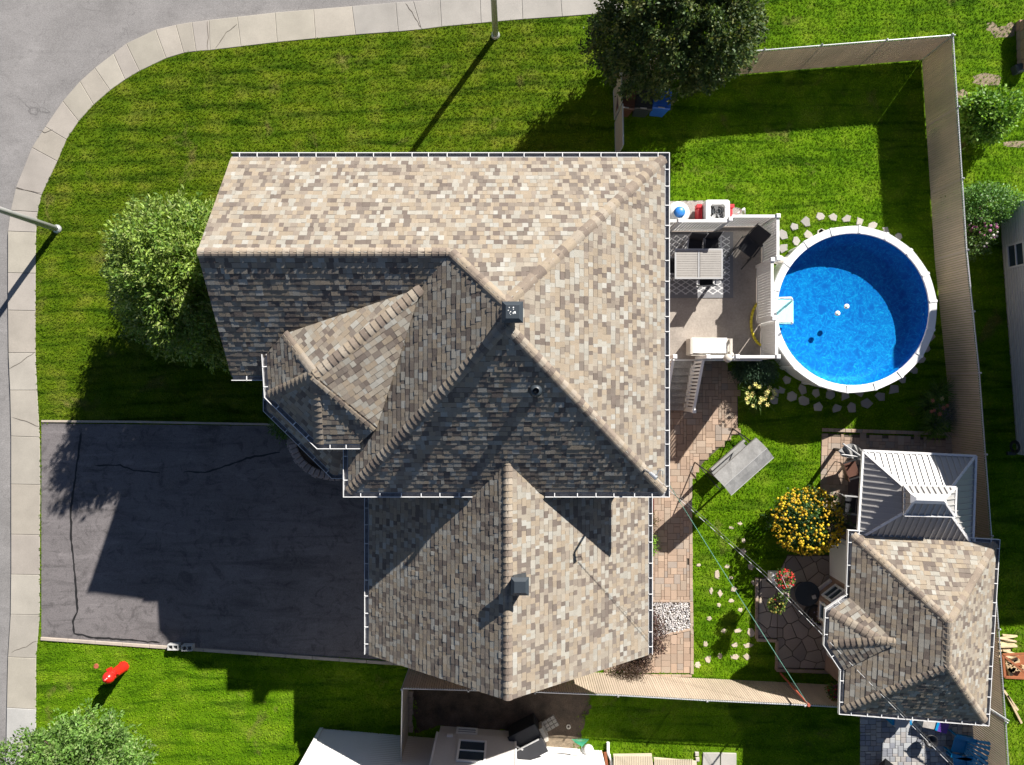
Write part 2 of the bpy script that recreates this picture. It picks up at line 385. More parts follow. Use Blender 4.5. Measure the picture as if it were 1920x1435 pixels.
# ------------------------------------------------------------------ ground, road, sidewalk, driveway
J = [((9,1500),(68,1502)),((12,1400),(68,1402)),((13,1327),(68,1330)),((15,1232),(68,1234)),((20,1152),(75,1153)),((21,1077),(75,1078)),((21,1002),(75,1003)),((21,908),(76,909)),
 ((21,818),(75,820)),((19,732),(70,732)),((16,662),(67,662)),((15,582),(67,583)),((15,512),(67,513)),((15,434),(68,436)),((20,395),(71,398)),((30,352),(78,366)),((60,277),(108,303)),
 ((85,238),(125,262)),((118,190),(148,228)),((150,153),(176,197)),((178,128),(207,170)),((213,101),(235,150)),((237,82),(262,134)),((292,56),(312,110)),((330,47),(345,100)),((360,42),(368,97)),((392,38),(394,95)),
 ((445,32),(452,88)),((516,24),(520,80)),((588,18),(592,73)),((660,12),(667,66)),((742,5),(747,60)),((775,3),(790,56)),((825,-2),(828,51)),((900,-8),(902,44)),((978,-13),(980,37)),
 ((1050,-19),(1054,32)),((1130,-25),(1133,26)),((1210,-32),(1214,20)),((1300,-41),(1304,10)),((1400,-52),(1404,-2)),((1500,-64),(1504,-14)),((1900,-112),(1904,-64)),((2300,-160),(2304,-112))]
outer = [P2(*a) for a, b in J]; inner = [P2(*b) for a, b in J]
g = MB(); g.add([(-400, -400, -.16), (400, -400, -.16), (400, 400, -.16), (-400, 400, -.16)], [(0, 1, 2, 3)])
tag(g.build('ground', M['soil']), kind='structure')
def sheet(name, poly, z, m, parent=None):
    import bmesh
    bm = bmesh.new(); vs = [bm.verts.new((x, y, z)) for x, y in poly]; es = [bm.edges.new((vs[i], vs[(i + 1) % len(vs)])) for i in range(len(vs))]
    bmesh.ops.triangle_fill(bm, use_beauty=True, use_dissolve=False, edges=es)
    for f in bm.faces:
        f.normal_update()
        if f.normal.z < 0: f.normal_flip()
    me = bpy.data.meshes.new(name); bm.to_mesh(me); bm.free(); me.materials.append(m)
    o = bpy.data.objects.new(name, me); COL.objects.link(o)
    if parent: o.parent = parent
    return o
g = MB(); g.add([(-80, -80, -.11), (60, -80, -.11), (60, 80, -.11), (-80, 80, -.11)], [(0, 1, 2, 3)])
tag(g.build('road', M['road']), kind='structure')
lawnpoly = inner + [(60, 16), (60, -60), P2(68, 1502)[:1] + (-60,)]
lawnpoly = [p for p in lawnpoly]
lawn = tag(sheet('lawn', lawnpoly, 0, M['lawn']), kind='structure')
e = MB(); e.prism(lawnpoly, -.15, -.02); e.f = e.f[2:]; e.m = e.m[2:]
tag(e.build('lawn_edge', M['soil'], lawn), kind='structure')
sw = MB(); sw.prism(outer + inner[::-1], -.14, -.012)
sw.f = sw.f[2:]; sw.m = sw.m[2:]
sidewalk = tag(sw.build('sidewalk', M['kerbstone']), kind='structure')
for i in range(len(outer) - 1):
    q = inset([outer[i], outer[i + 1], inner[i + 1], inner[i]] if area2([outer[i], outer[i + 1], inner[i + 1], inner[i]]) > 0 else [inner[i], inner[i + 1], outer[i + 1], outer[i]], .005)
    s_ = MB(); c = random.uniform(.93, 1.06); cc = (c, c * random.uniform(.98, 1.01), c * random.uniform(.95, 1.01))
    if i == 0 or i == 1: cc = (1.12, 1.2, 1.3)
    if J[i][0][0] > 590: cc = (c * .97, c * 1.0, c * 1.04)
    s_.prism(q, -.13, .02 + random.uniform(-.003, .003), col=cc, b=.012)
    s_.build('slab', M['concrete'], sidewalk)
def crack(pts, w, m, parent, z=.026, name='crack', tw=.35):
    b = MB(); L = []; R_ = []
    fine = []
    for a, c in zip(pts[:-1], pts[1:]):
        n = max(2, int(math.dist(a, c) / 7))
        for i in range(n): fine.append((a[0] + (c[0] - a[0]) * i / n + random.gauss(0, tw * 2), a[1] + (c[1] - a[1]) * i / n + random.gauss(0, tw * 2)))
    fine.append(pts[-1]); W_ = [P(*p) for p in fine]
    for i, p in enumerate(W_):
        d = (W_[min(i + 1, len(W_) - 1)] - W_[max(i - 1, 0)]); d.normalize(); n = Vector((-d.y, d.x, 0)); ww = w * random.uniform(.6, 1.3)
        if i in (0, len(W_) - 1): ww *= .3
        L.append(p + n * ww / 2); R_.append(p - n * ww / 2)
    n = len(L); vs = [(p.x, p.y, z) for p in L + R_]
    b.add(vs, [(n + i, n + i + 1, i + 1, i) for i in range(n - 1)]); return b.build(name, m, parent)
for pts in ([(17,692),(40,680),(66,660)],[(22,782),(48,790),(75,800)],[(22,1223),(50,1212),(70,1202)],[(405,90),(425,62),(445,46)],[(70,245),(85,250),(100,243)],[(390,40),(390,94)],[(760,6),(790,54)],[(28,352),(50,358),(78,362)]):
    crack(pts, .02, M['crackc'], sidewalk)
drive_poly = [P2(78, 794), P2(790, 802), P2(790, 1242), P2(700, 1236), P2(330, 1214), P2(78, 1195)]
drive = tag(sheet('driveway', drive_poly, .012, M['drive']), kind='structure')
for pts, w in (([(152,812),(148,850),(140,905),(133,955),(134,1010),(141,1080),(146,1148),(137,1165),(140,1188),(170,1195),(240,1200),(300,1205)], .07),
            ([(178,873),(225,872),(250,882),(300,886)], .045), ([(345,884),(385,886),(430,872),(470,858),(525,848)], .06)):
    crack(pts, w, M['seal'], drive, .016, 'crack_sealant', .25)
ed = MB(); a = [(79, 790), (250, 791), (520, 796), (790, 802)]
for p, q in zip(a[:-1], a[1:]):
    ed.prism([P2(p[0], p[1] + 2), P2(q[0], q[1] + 2), P2(q[0], q[1] - 2), P2(p[0], p[1] - 2)], -.02, .05, b=.008)
tag(ed.build('border', M['kerbstone'], drive))
k0, k1 = Vector(P2(78, 1197)), Vector(P2(790, 1247)); nseg = 14; dd = (k1 - k0) / nseg; nn = Vector((-dd.y, dd.x)).normalized() * .055
for i in range(nseg):
    a = k0 + dd * i; b = k0 + dd * (i + 1) - dd.normalized() * .012
    s_ = MB(); s_.prism([tuple(a - nn), tuple(b - nn), tuple(b + nn), tuple(a + nn)], -.03, .06 + random.uniform(-.004, .004), b=.01); s_.build('kerb_stone', M['kerbstone'], drive)

# ------------------------------------------------------------------ paved areas
def pack(poly, unit, sizes, palette, m, parent, name, z0, z1, gap=.006, rot=0, exclude=(), keep=290, jitter=.003):
    cx = sum(p[0] for p in poly) / len(poly); cy = sum(p[1] for p in poly) / len(poly); R = Matrix.Rotation(rot, 2)
    loc = [R.transposed() @ Vector((x - cx, y - cy)) for x, y in poly]
    x0 = min(p.x for p in loc); x1 = max(p.x for p in loc); y0 = min(p.y for p in loc); y1 = max(p.y for p in loc)
    nx = int((x1 - x0) / unit) + 3; ny = int((y1 - y0) / unit) + 3; used = [[0] * ny for _ in range(nx)]; tiles = []
    for j in range(ny):
        for i in range(nx):
            if used[i][j]: continue
            opts = sizes[:]; random.shuffle(opts)
            for (a, b) in opts + [(1, 1)]:
                if i + a <= nx and j + b <= ny and not any(used[i + p][j + q] for p in range(a) for q in range(b)): break
            else: continue
            for p in range(a):
                for q in range(b): used[i + p][j + q] = 1
            c = R @ Vector((x0 + (i + a / 2) * unit, y0 + (j + b / 2) * unit)) + Vector((cx, cy))
            if not inside(c.x, c.y, poly) or any(inside(c.x, c.y, e_) for e_ in exclude): continue
            tiles.append((c, a * unit - gap, b * unit - gap))
    random.shuffle(tiles); tiles.sort(key=lambda t: -t[1] * t[2]); rest = MB()
    for k, (c, w, h) in enumerate(tiles):
        s_ = MB() if k < keep else rest; pc = random.choice(palette); f = random.uniform(.9, 1.1); dz = random.uniform(-jitter, jitter)
        s_.bbox((c.x, c.y, (z0 + z1) / 2 + dz), (w, h, z1 - z0), .006, rot, col=tuple(x * f for x in pc))
        if k < keep: s_.build(name, m, parent)
    if rest.v: tag(rest.build(name + '_field', m, parent), kind='stuff')
    return len(tiles)
pathpoly = [P2(*p) for p in [(1150,640),(1352,676),(1383,712),(1384,808),(1361,828),(1340,848),(1320,866),(1299,892),(1294,914),(1295,1262),(1120,1255),(1120,1180)]]
gravpoly = [P2(*p) for p in [(1150,1128),(1294,1128),(1294,1180),(1262,1186),(1240,1196),(1150,1225)]]
path = tag(sheet('path', pathpoly, .004, M['joint']), kind='structure')
tan = [(.40,.295,.22),(.42,.31,.235),(.37,.285,.22),(.40,.32,.25),(.34,.285,.24),(.44,.33,.245),(.36,.265,.20)]
pack(pathpoly, .112, [(2,2),(2,2),(3,2),(2,3),(2,1),(1,2),(3,2)], tan, M['paver'], path, 'paver', -.02, .03, .009, exclude=[gravpoly])
for a, b in zip([(1295,895),(1294,940),(1295,1000),(1295,1060),(1296,1128),(1297,1190)],[(1294,940),(1295,1000),(1295,1060),(1296,1128),(1297,1190),(1297,1264)]):
    A, B = Vector(P2(*a)), Vector(P2(*b)); d = (B - A); nseg = max(1, round(d.length / .4)); n = Vector((-d.y, d.x)).normalized() * .055
    for i in range(nseg):
        p = A + d * i / nseg; q = A + d * (i + 1) / nseg - d.normalized() * .01
        s_ = MB(); s_.prism([tuple(p - n), tuple(q - n), tuple(q + n), tuple(p + n)], -.02, .045, col=random.choice(tan), b=.008); s_.build('edging_stone', M['paver'], path)
for a, b in (((1200,1266),(1297,1267)), ((1262,1187),(1294,1180)), ((1218,1200),(1262,1187)), ((1218,1127),(1294,1127))):
    A, B = Vector(P2(*a)), Vector(P2(*b)); d = (B - A); nseg = max(1, round(d.length / .4)); n = Vector((-d.y, d.x)).normalized() * .04
    for i in range(nseg):
        p = A + d * i / nseg; q = A + d * (i + 1) / nseg - d.normalized() * .01
        s_ = MB(); s_.prism([tuple(p - n), tuple(q - n), tuple(q + n), tuple(p + n)], -.02, .05, col=random.choice(tan), b=.008); s_.build('edging_stone', M['paver'], path)
gr = MB(); sheet('gravel_bed', gravpoly, .010, M['joint'], path)
for _ in range(3400):
    x = random.uniform(4.0, 6.32); y = random.uniform(-9.6, -7.7)
    if not inside(x, y, gravpoly): continue
    r = random.uniform(.014, .032); c = random.choice([(.62,.6,.58),(.75,.73,.72),(.45,.43,.43),(.55,.5,.48),(.3,.29,.3),(.7,.66,.62)])
    t = random.uniform(0, PI); gr.box((x, y, .02 + random.uniform(0, .015)), (r * 2, r * 1.3, r * 1.2), t, col=c, rx=random.uniform(-.5, .5), taper=.6)
tag(gr.build('gravel', M['gravel']), 'white and grey gravel in the bed beside the garage', 'gravel', kind='stuff')
patpoly = [P2(*p) for p in [(1541,813),(1700,818),(1800,824),(1815,1040),(1560,1040),(1545,960),(1538,900),(1539,860)]]
pat = tag(sheet('patio', patpoly, .004, M['joint']), kind='structure')
pack(patpoly, .112, [(2,2),(3,2),(2,3),(2,1),(1,2)], tan, M['paver'], pat, 'paver', -.02, .03, .009, rot=-.03)
A, B = Vector(P2(1541, 806)), Vector(P2(1795, 814)); d = (B - A); n = Vector((-d.y, d.x)).normalized() * .06
for i in range(24):
    p = A + d * i / 24; q = A + d * (i + 1) / 24 - d.normalized() * .012
    s_ = MB(); s_.prism([tuple(p - n), tuple(q - n), tuple(q + n), tuple(p + n)], -.02, .09, col=random.choice(tan), b=.01); s_.build('edging_stone', M['paver'], pat)
# flagstones: Voronoi cells of jittered seeds, clipped by the patio outline
def voronoi(poly_parts, bbox, step, jit, m, parent, name, palette, z0, z1, gap):
    x0, y0, x1, y1 = bbox; seeds = []
    j = 0; y = y0 - step
    while y < y1 + step:
        x = x0 - step + (step * .5 if j % 2 else 0)
        while x < x1 + step: seeds.append((x + random.uniform(-jit, jit), y + random.uniform(-jit, jit))); x += step
        y += step * .87; j += 1
    for s0 in seeds:
        near = sorted(seeds, key=lambda t: (t[0] - s0[0])**2 + (t[1] - s0[1])**2)[1:15]
        cell = [(s0[0] - 2, s0[1] - 2), (s0[0] + 2, s0[1] - 2), (s0[0] + 2, s0[1] + 2), (s0[0] - 2, s0[1] + 2)]
        for t in near:
            mx, my = (s0[0] + t[0]) / 2, (s0[1] + t[1]) / 2; dx, dy = t[0] - s0[0], t[1] - s0[1]
            a = (mx, my); b = (mx - dy, my + dx)           # keep the side of s0
            out = []
            f = lambda p: (b[0] - a[0]) * (p[1] - a[1]) - (b[1] - a[1]) * (p[0] - a[0])
            for i in range(len(cell)):
                p = cell[i - 1]; q = cell[i]; fp = f(p); fq = f(q)
                if (fq >= 0) != (fp >= 0): u = fp / (fp - fq); out.append((p[0] + (q[0] - p[0]) * u, p[1] + (q[1] - p[1]) * u))
                if fq >= 0: out.append(q)
            cell = out
            if not cell: break
        for part in poly_parts:
            if len(cell) < 3: continue
            c2 = clip(cell, part)
            if len(c2) < 3 or abs(area2(c2)) < .012: continue
            cc = [c2[0]]
            for p in c2[1:]:
                if math.dist(p, cc[-1]) > .03: cc.append(p)
            if math.dist(cc[0], cc[-1]) < .03: cc.pop()
            if len(cc) < 3: continue
            q = inset(cc, gap); f_ = random.uniform(.85, 1.12); pc = random.choice(palette)
            if area2(q) < .006: continue
            s_ = MB(); s_.prism(q, z0, z1 + random.uniform(-.004, .004), col=tuple(x * f_ for x in pc), b=.008); s_.build(name, m, parent)
fl1 = [P2(*p) for p in [(1457,1253),(1600,1256),(1600,1045),(1478,1045),(1457,1085)]]
fl1 = [P2(*p) for p in [(1457,1252),(1640,1256),(1640,1042),(1476,1042),(1457,1082)]]
fl2 = [P2(*p) for p in [(1420,1195),(1457,1197),(1457,1082),(1424,1085)]]
for f_ in (fl1, fl2):
    if area2(f_) < 0: f_.reverse()
fp = [P2(*p) for p in [(1420,1197),(1457,1198),(1457,1254),(1640,1258),(1640,1040),(1476,1040),(1457,1080),(1422,1083)]]
fpat = tag(sheet('terrace', fp, .006, M['joint']), kind='structure')
voronoi([fl1, fl2], (8.4, -10.4, 12.9, -5.9), .50, .15, M['flag'], fpat, 'flagstone', [(.36,.30,.25),(.40,.33,.27),(.33,.28,.24),(.42,.36,.29)], -.02, .03, .014)
for pts in ([(1418,1083),(1418,1197)], [(1418,1199),(1456,1201)], [(1456,1201),(1455,1256)], [(1455,1256),(1560,1260)]):
    A, B = Vector(P2(*pts[0])), Vector(P2(*pts[1])); d = (B - A); nseg = max(1, round(d.length / .33)); n = Vector((-d.y, d.x)).normalized() * .05
    for i in range(nseg):
        p = A + d * i / nseg; q = A + d * (i + 1) / nseg - d.normalized() * .012
        s_ = MB(); s_.prism([tuple(p - n), tuple(q - n), tuple(q + n), tuple(p + n)], -.02, .08, col=random.choice(tan), b=.01); s_.build('edging_stone', M['paver'], fpat)
cob = [P2(*p) for p in [(1612,1330),(1838,1340),(1850,1560),(1612,1560)]]
cpat = tag(sheet('courtyard', cob, .004, M['joint']), kind='structure')
pack(cob, .095, [(2,2),(2,2),(2,1),(2,2),(3,2)], [(.30,.31,.33),(.38,.39,.40),(.22,.23,.26),(.42,.40,.37),(.33,.31,.30)], M['bluestone'], cpat, 'cobble', -.02, .03, .014)
# stepping stones round the pool and loose flat stones in the grass
sp = bpy.data.objects.new('stone_path', None); COL.objects.link(sp); sp['kind'] = 'structure'
def stone(x, y, rx, ry, rot, z=.035, col=(.50,.46,.40), parent=sp, m='flag'):
    n = random.choice((4, 5, 5, 6)); pts = []
    for i in range(n):
        t = 2 * PI * i / n + random.uniform(-.22, .22); r = random.uniform(.78, 1.18)
        a = rx * r * math.cos(t); b = ry * r * math.sin(t); pts.append((x + a * math.cos(rot) - b * math.sin(rot), y + a * math.sin(rot) + b * math.cos(rot)))
    s_ = MB(); f_ = random.uniform(.88, 1.1); s_.prism(pts, -.02, z, col=tuple(c * f_ for c in col), b=.012); s_.build('stone', M[m], parent)
for (u, v, r) in [(1467,440,11),(1488,426,10),(1511,416,11),(1537,407,9.5),(1561,408,8.5),(1587,411,8.5),(1612,416,9),(1636,423,9.5),(1660,432,8),(1468,466,10.5),(1492,452,9.5),(1515,441,9.5),(1540,436,9),(1455,490,9),(1538,437,8),(1685,443,8),
                  (1453,735,10),(1466,732,9),(1484,743,11),(1507,752,12),(1535,764,11),(1568,766,10),(1597,764,11),(1623,757,12),(1650,744,11),(1676,731,11),(1692,712,10),(1712,694,9),(1727,675,9),(1738,655,8),(1747,632,8),(1475,712,9),(1505,730,10),(1530,738,10),(1556,741,11),(1585,742,11),(1612,737,9),(1450,752,9)]:
    c = P(u, v); stone(c.x, c.y, r * .0188, r * .0165, random.uniform(0, PI), col=random.choice([(.46, .43, .39), (.40, .37, .335), (.36, .345, .32), (.43, .395, .35)]))
for (u, v, w, h) in [(1393,1035,6,8),(1363,1062,5,5),(1408,1063,6,7),(1345,1078,5,9),(1371,1084,4,4),(1333,1108,4,7),(1350,1113,6,8),(1376,1105,7,6),(1412,1092,4,6),(1371,1127,5,4),(1388,1144,5,4),(1348,1135,4,4),
                     (1357,1183,5,5),(1384,1183,8,4),(1408,1187,7,9),(1323,1208,5,6),(1378,1210,6,5),(1403,1210,9,5),(1328,1236,6,7),(1350,1230,5,5),(1377,1232,8,5),(1400,1232,7,6),(1307,1247,6,6),(1330,1160,5,4),(1387,982,4,4),(1394,1014,5,5),(1371,990,5,3),(1310,1060,4,3)]:
    c = P(u, v); stone(c.x, c.y, w * .0205, h * .0195, random.uniform(-.2, .2), z=.022, col=(.52, .44, .35))
# bare earth and thatch
soilpoly = [P2(*p) for p in [(768,1268),(800,1256),(1000,1275),(1100,1290),(1108,1325),(1092,1365),(1085,1395),(1010,1385),(965,1372),(822,1362),(780,1376)]]
def ragged(poly, step=.12, amp=.07):
    out = []
    for i in range(len(poly)):
        a = Vector(poly[i]); b = Vector(poly[(i + 1) % len(poly)]); n = max(1, int((b - a).length / step)); d = (b - a).normalized(); m = Vector((-d.y, d.x))
        for k in range(n): q = a + (b - a) * k / n + m * random.uniform(-amp, amp); out.append((q.x, q.y))
    return out
soilpoly = ragged(soilpoly)
tag(sheet('soil_bed', soilpoly, .006, M['soil']), kind='structure')
thpoly = [P2(*p) for p in [(1010,1383),(1050,1378),(1092,1384),(1080,1420),(960,1410)]]
tag(sheet('thatch_bed', thpoly, .010, M['dry']), kind='structure')
dry_spots = [(1880,60,22,14),(1858,50,12,10),(1898,52,14,12),(1852,150,30,14),(1803,178,13,11),(1905,270,26,7),(1840,300,14,8),(110,1375,30,8),(1100,62,20,12),(1075,50,10,6),(1205,1412,22,6)]
clipped = []
for i, (u, v, a, b) in enumerate(dry_spots):
    c = P(u, v); pl = [(c.x + a * .0188 * math.cos(t) * random.uniform(.7, 1.15), c.y + b * .0188 * math.sin(t) * random.uniform(.7, 1.15)) for t in np.linspace(0, 2 * PI, 15)[:-1]]
    clipped.append((pl, .62)); 
    if i < 6: tag(sheet('dry_patch', pl, .004 + i * .0005, M['dry']), kind='structure')
plates = [((130,1325),(230,1322))]
# ------------------------------------------------------------------ roofs
SH_P = [(.315,.26,.195)] * 5 + [(.325,.285,.23)] * 5 + [(.345,.325,.28)] * 3 + [(.38,.365,.325)] + [(.255,.215,.175)] * 3 + [(.165,.135,.115)] * 2 + [(.19,.16,.135)] * 2
SH_C = [(.34,.28,.21),(.32,.265,.205),(.27,.22,.175),(.36,.31,.25),(.21,.17,.14)]
EXPO = .150
class Facet:
    """eave: two points along the eave; parts: convex pieces in plan, all lying in the facet's plane"""
    def __init__(s, p0, p1, p2, parts):
        p0, p1, p2 = Vector(p0), Vector(p1), Vector(p2); n = (p1 - p0).cross(p2 - p0).normalized()
        if n.z < 0: n = -n
        s.n = n; s.o = p0; s.u = Vector((0, 0, 1)).cross(n).normalized(); s.v = n.cross(s.u).normalized()
        s.parts = []
        for q in parts:
            w = [s.up(x[0], x[1]) for x in q]; l = [((a - s.o).dot(s.u), (a - s.o).dot(s.v)) for a in w]
            if area2(l) < 0: l = l[::-1]; w = w[::-1]
            s.parts.append((l, w))
    def up(s, x, y):
        z = s.o.z - (s.n.x * (x - s.o.x) + s.n.y * (y - s.o.y)) / s.n.z; return Vector((x, y, z))
    def at(s, a, b, h): return s.o + s.u * a + s.v * b + s.n * h
def facet_px(*pts):
    w = [P(*p) for p in pts]; return Facet(w[0], w[1], w[2], [[(p.x, p.y) for p in w]])
def shingles(f, out, rnd):
    us = [p[0] for l, w in f.parts for p in l]; vs = [p[1] for l, w in f.parts for p in l]
    v = min(vs); row = 0
    while v < max(vs):
        u = min(us) - rnd.uniform(0, .3)
        while u < max(us):
            wd = rnd.choice((.09, .11, .12, .13, .15, .17, .19, .22)); t = rnd.choice((.002, .003, .004, .007, .011)); dv = rnd.choice((0, 0, 0, .004, -.003))
            rect = [(u + .0012, v + dv), (u + wd - .0012, v + dv), (u + wd - .0012, v + EXPO + .02), (u + .0012, v + EXPO + .02)]
            c = rnd.choice(SH_P); k = rnd.uniform(.92, 1.09); c = (c[0] * k, c[1] * k, c[2] * k); b = MB(); ar = 0; band = rnd.random() < .5
            for l, w in f.parts:
                q = clip(rect, l)
                if len(q) < 3 or abs(area2(q)) < 2e-4: continue
                n = len(q); hh = [(t + .0045) * (1 - .85 * min(1, (p[1] - v) / EXPO)) for p in q]
                top = [f.at(p[0], p[1], h) for p, h in zip(q, hh)]; bot = [f.at(p[0], p[1], -.004) for p in q]
                b.add(top + bot, [tuple(range(n))] + [(i, n + i, n + (i + 1) % n, (i + 1) % n) for i in range(n)], 0, c)
                ar += abs(pxarea(top)) if pxarea(top) > 0 else 0
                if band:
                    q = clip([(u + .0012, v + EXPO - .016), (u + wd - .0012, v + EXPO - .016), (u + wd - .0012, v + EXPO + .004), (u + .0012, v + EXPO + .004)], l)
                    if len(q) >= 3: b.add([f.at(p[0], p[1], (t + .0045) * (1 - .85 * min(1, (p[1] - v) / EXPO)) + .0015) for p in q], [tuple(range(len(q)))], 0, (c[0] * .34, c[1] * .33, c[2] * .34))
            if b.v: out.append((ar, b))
            u += wd
        v += EXPO; row += 1
def caps(a, b, n1, n2, out, rnd, wd=.145, ex=.17):
    """folded cap shingles from the low end a to the high end b of a ridge or hip between facets with normals n1 and n2"""
    a, b = Vector(a), Vector(b); d = (b - a); L = d.length; d.normalize(); up = (n1 + n2).normalized()
    w1 = n1.cross(d).normalized(); w2 = -n2.cross(d).normalized()
    if (w1 - w2).dot(n1.cross(d)) < 0: pass
    if w1.z > 0: w1 = -w1
    if w2.z > 0: w2 = -w2
    k = 0
    while k * ex < L - .02:
        s0 = k * ex; s1 = min(L, s0 + ex + .03); c = rnd.choice(SH_C); kk = rnd.uniform(.9, 1.08); c = tuple(x * kk for x in c); vs = []
        for s_, h in ((s0, .034), (s1, .011)):
            ctr = a + d * s_
            prof = [w1 * wd + n1 * (h - .012), w1 * wd * .55 + n1 * h, w1 * .045 + up * h, w2 * .045 + up * h, w2 * wd * .55 + n2 * h, w2 * wd + n2 * (h - .012)]
            vs += [ctr + p for p in prof]
        lowb = [a + d * s0 + p for p in (w1 * wd, w1 * wd * .55, w1 * .045, w2 * .045, w2 * wd * .55, w2 * wd)]
        vs += [p - up * .005 for p in lowb]; m = MB()
        fs = [(i, i + 1, 7 + i, 6 + i) for i in range(5)] + [(12 + i, 13 + i, i + 1, i) for i in range(5)]
        m.add(vs, fs, 0, c); nn = (vs[1] - vs[0]).cross(vs[7] - vs[0])
        if nn.z < 0: m.f = [g_[::-1] for g_ in m.f]
        out.append(m); k += 1
def roof(house, facets, hips, rnd, keep=300, deckname='roof'):
    d = MB()
    for f in facets:
        for l, w in f.parts: d.slab([p - f.n * .003 for p in w], .13)
    r = d.build(deckname, M['deckboard'], house); sh = []
    for f in facets: shingles(f, sh, rnd)
    sh.sort(key=lambda t: -t[0]); rest = MB()
    for i, (ar, b) in enumerate(sh):
        if i < keep: b.build('shingle', M['shingle'], r)
        else: rest.add(b.v, b.f, 0); rest.c[-len(b.v):] = b.c
    tag(rest.build('shingle_field', M['shingle'], r), kind='stuff')
    cp = []
    for h in hips: caps(*h, cp, rnd)
    for c in cp: c.build('ridge_cap', M['shingle'], r)
    return r
def gutter(parent, pts, inward=1, w=.10, d=.10, hang=.5, soff=0.0):
    """open gutter along a 3-D polyline that runs with the building on its right (inward=1) or left (-1)"""
    pts = [Vector(p) for p in pts]; n = len(pts); off = []
    for i in range(n):
        es = []
        if i > 0: es.append((pts[i] - pts[i - 1]).normalized())
        if i < n - 1: es.append((pts[i + 1] - pts[i]).normalized())
        ns = [Vector((-e_.y, e_.x, 0)).normalized() * inward for e_ in es]
        m = ns[0] if len(ns) == 1 else (ns[0] + ns[1]) / max(.4, 1 + ns[0].dot(ns[1])); off.append(m)
    b = MB()
    prof = [(0, -.01), (0, -d), (w, -d), (w, .0), (w + .018, .0), (w + .018, -d - .012), (-.01, -d - .012), (-.01, -.01)]
    mi = [1, 1, 1, 0, 0, 0, 0, 0]; vs = []
    for p, o in zip(pts, off):
        for a, z in prof: vs.append(p + o * a + Vector((0, 0, z)))
    K = len(prof)
    for i in range(n - 1):
        for j in range(K):
            q = (i * K + j, i * K + (j + 1) % K, (i + 1) * K + (j + 1) % K, (i + 1) * K + j); b.f.append(q); b.m.append(mi[j])
    b.v = [tuple(v) for v in vs]; b.c = [(1, 1, 1)] * len(vs)
    for i in (0, n - 1): b.add([pts[i] + off[i] * a + Vector((0, 0, z)) for a, z in prof], [tuple(range(K))], 0)
    g_ = b.build('gutter', [M['white'], M['shadegut']], parent)
    for i in range(n - 1):
        L = (pts[i + 1] - pts[i]).length; k = max(1, int(L / hang)); e_ = (pts[i + 1] - pts[i]).normalized(); nn = Vector((-e_.y, e_.x, 0)) * inward
        for j in range(k):
            c = pts[i] + e_ * (L * (j + .5) / k + random.uniform(-.09, .09)); h = MB(); h.box(c + nn * (w / 2 + .005) + Vector((0, 0, .002)), (.022, w + .02, .012), math.atan2(e_.y, e_.x)); h.build('hanger', M['white'], g_)
    return g_

house = thing('house', 'two storey house with tan and brown shingle hip roofs and a front garage', 'house', (-.5, -1, 0))
S = .705; x0, x1, y0, y1, ze = -4.38, 4.08, -2.93, 6.02, 6.0
zr = ze + S * (x1 - x0) / 2; xm = (x0 + x1) / 2; ay1 = y1 - (x1 - x0) / 2; ay0 = y0 + (x1 - x0) / 2
xw = -7.52; yr = 3.11; zw = ze + S * (y1 - yr); xk = xm - (zr - zw) / S
fN = Facet((x1, y1, ze), (xw, y1, ze), (xm, ay1, zr), [[(xw, y1), (xk, y1), (xk, yr), (xw, yr)], [(xk, y1), (x1, y1), (xm, ay1), (xk, yr)]])
fE = Facet((x1, y0, ze), (x1, y1, ze), (xm, ay1, zr), [[(x1, y0), (x1, y1), (xm, ay1), (xm, ay0)]])
fS = Facet((x0, y0, ze), (x1, y0, ze), (xm, ay0, zr), [[(x0, y0), (x1, y0), (xm, ay0)]])
ysw = .22
fW = Facet((x0, y1, ze), (x0, y0, ze), (xm, ay0, zr), [[(x0, y0), (xm, ay0), (xm, ay1), (xk, yr), (x0, .2)]])
fWS = Facet((xw, .2, ze), (-4, .2, ze), (xw, yr, zw), [[(xw, .2), (x0, .2), (xk, yr), (xw, yr)]])
Ap, Rn, H1 = P(589, 703, 7.5), P(790, 540, 7.6), P(532, 627, 6.85)
E1, E2, E3, E4, H2 = P(500, 664, 6.45), P(505, 742, 6.45), P(597, 832, 6.45), P(674, 832, 6.45), P(707, 801, 6.72)
def fq(*w): return Facet(w[0], w[1], w[2], [[(p.x, p.y) for p in w]])
bW = fq(E2, E1, Ap, H1); bW = Facet(E1, E2, Ap, [[(p.x, p.y) for p in (E1, E2, Ap, H1)]])
bSW = fq(E2, E3, Ap); bS = Facet(E3, E4, Ap, [[(p.x, p.y) for p in (E3, E4, H2, Ap)]])
bNW = fq(Ap, Rn, H1); bSE = fq(Ap, Rn, H2)
# the bright side gable has its courses parallel to the ridge
gx0, gx1, gy0 = -4.33, 4.12, -8.25; zg = 3.5; gm = -.11; SG = (6.6 - zg) / (gx1 - gm); zgr = zg + SG * (gm - gx0); 
zgr = 6.6; hw = .83
gW = Facet((gx0, gy0, zg), (gx0, 0, zg), (gm, 0, zgr), [[(gx0, gy0), (gm, gy0), (gm, y0), (gx0, y0)], [(gm - hw, y0), (gm, y0), (gm, y0 + .84)], [(gx0, y0), (gm - hw, y0), (gm - hw, -2.5), (gx0, -2.5)]])
gE = Facet((gx1, gy0, zg), (gx1, 0, zg), (gm, 0, zgr), [[(gm, gy0), (gx1, gy0), (gx1, y0), (gm, y0)], [(gm, y0), (gm + hw, y0), (gm, y0 + .84)], [(gm + hw, y0), (gx1, y0), (gx1, -2.5), (gm + hw, -2.5)]])
lz, lz2 = 3.2, 4.3
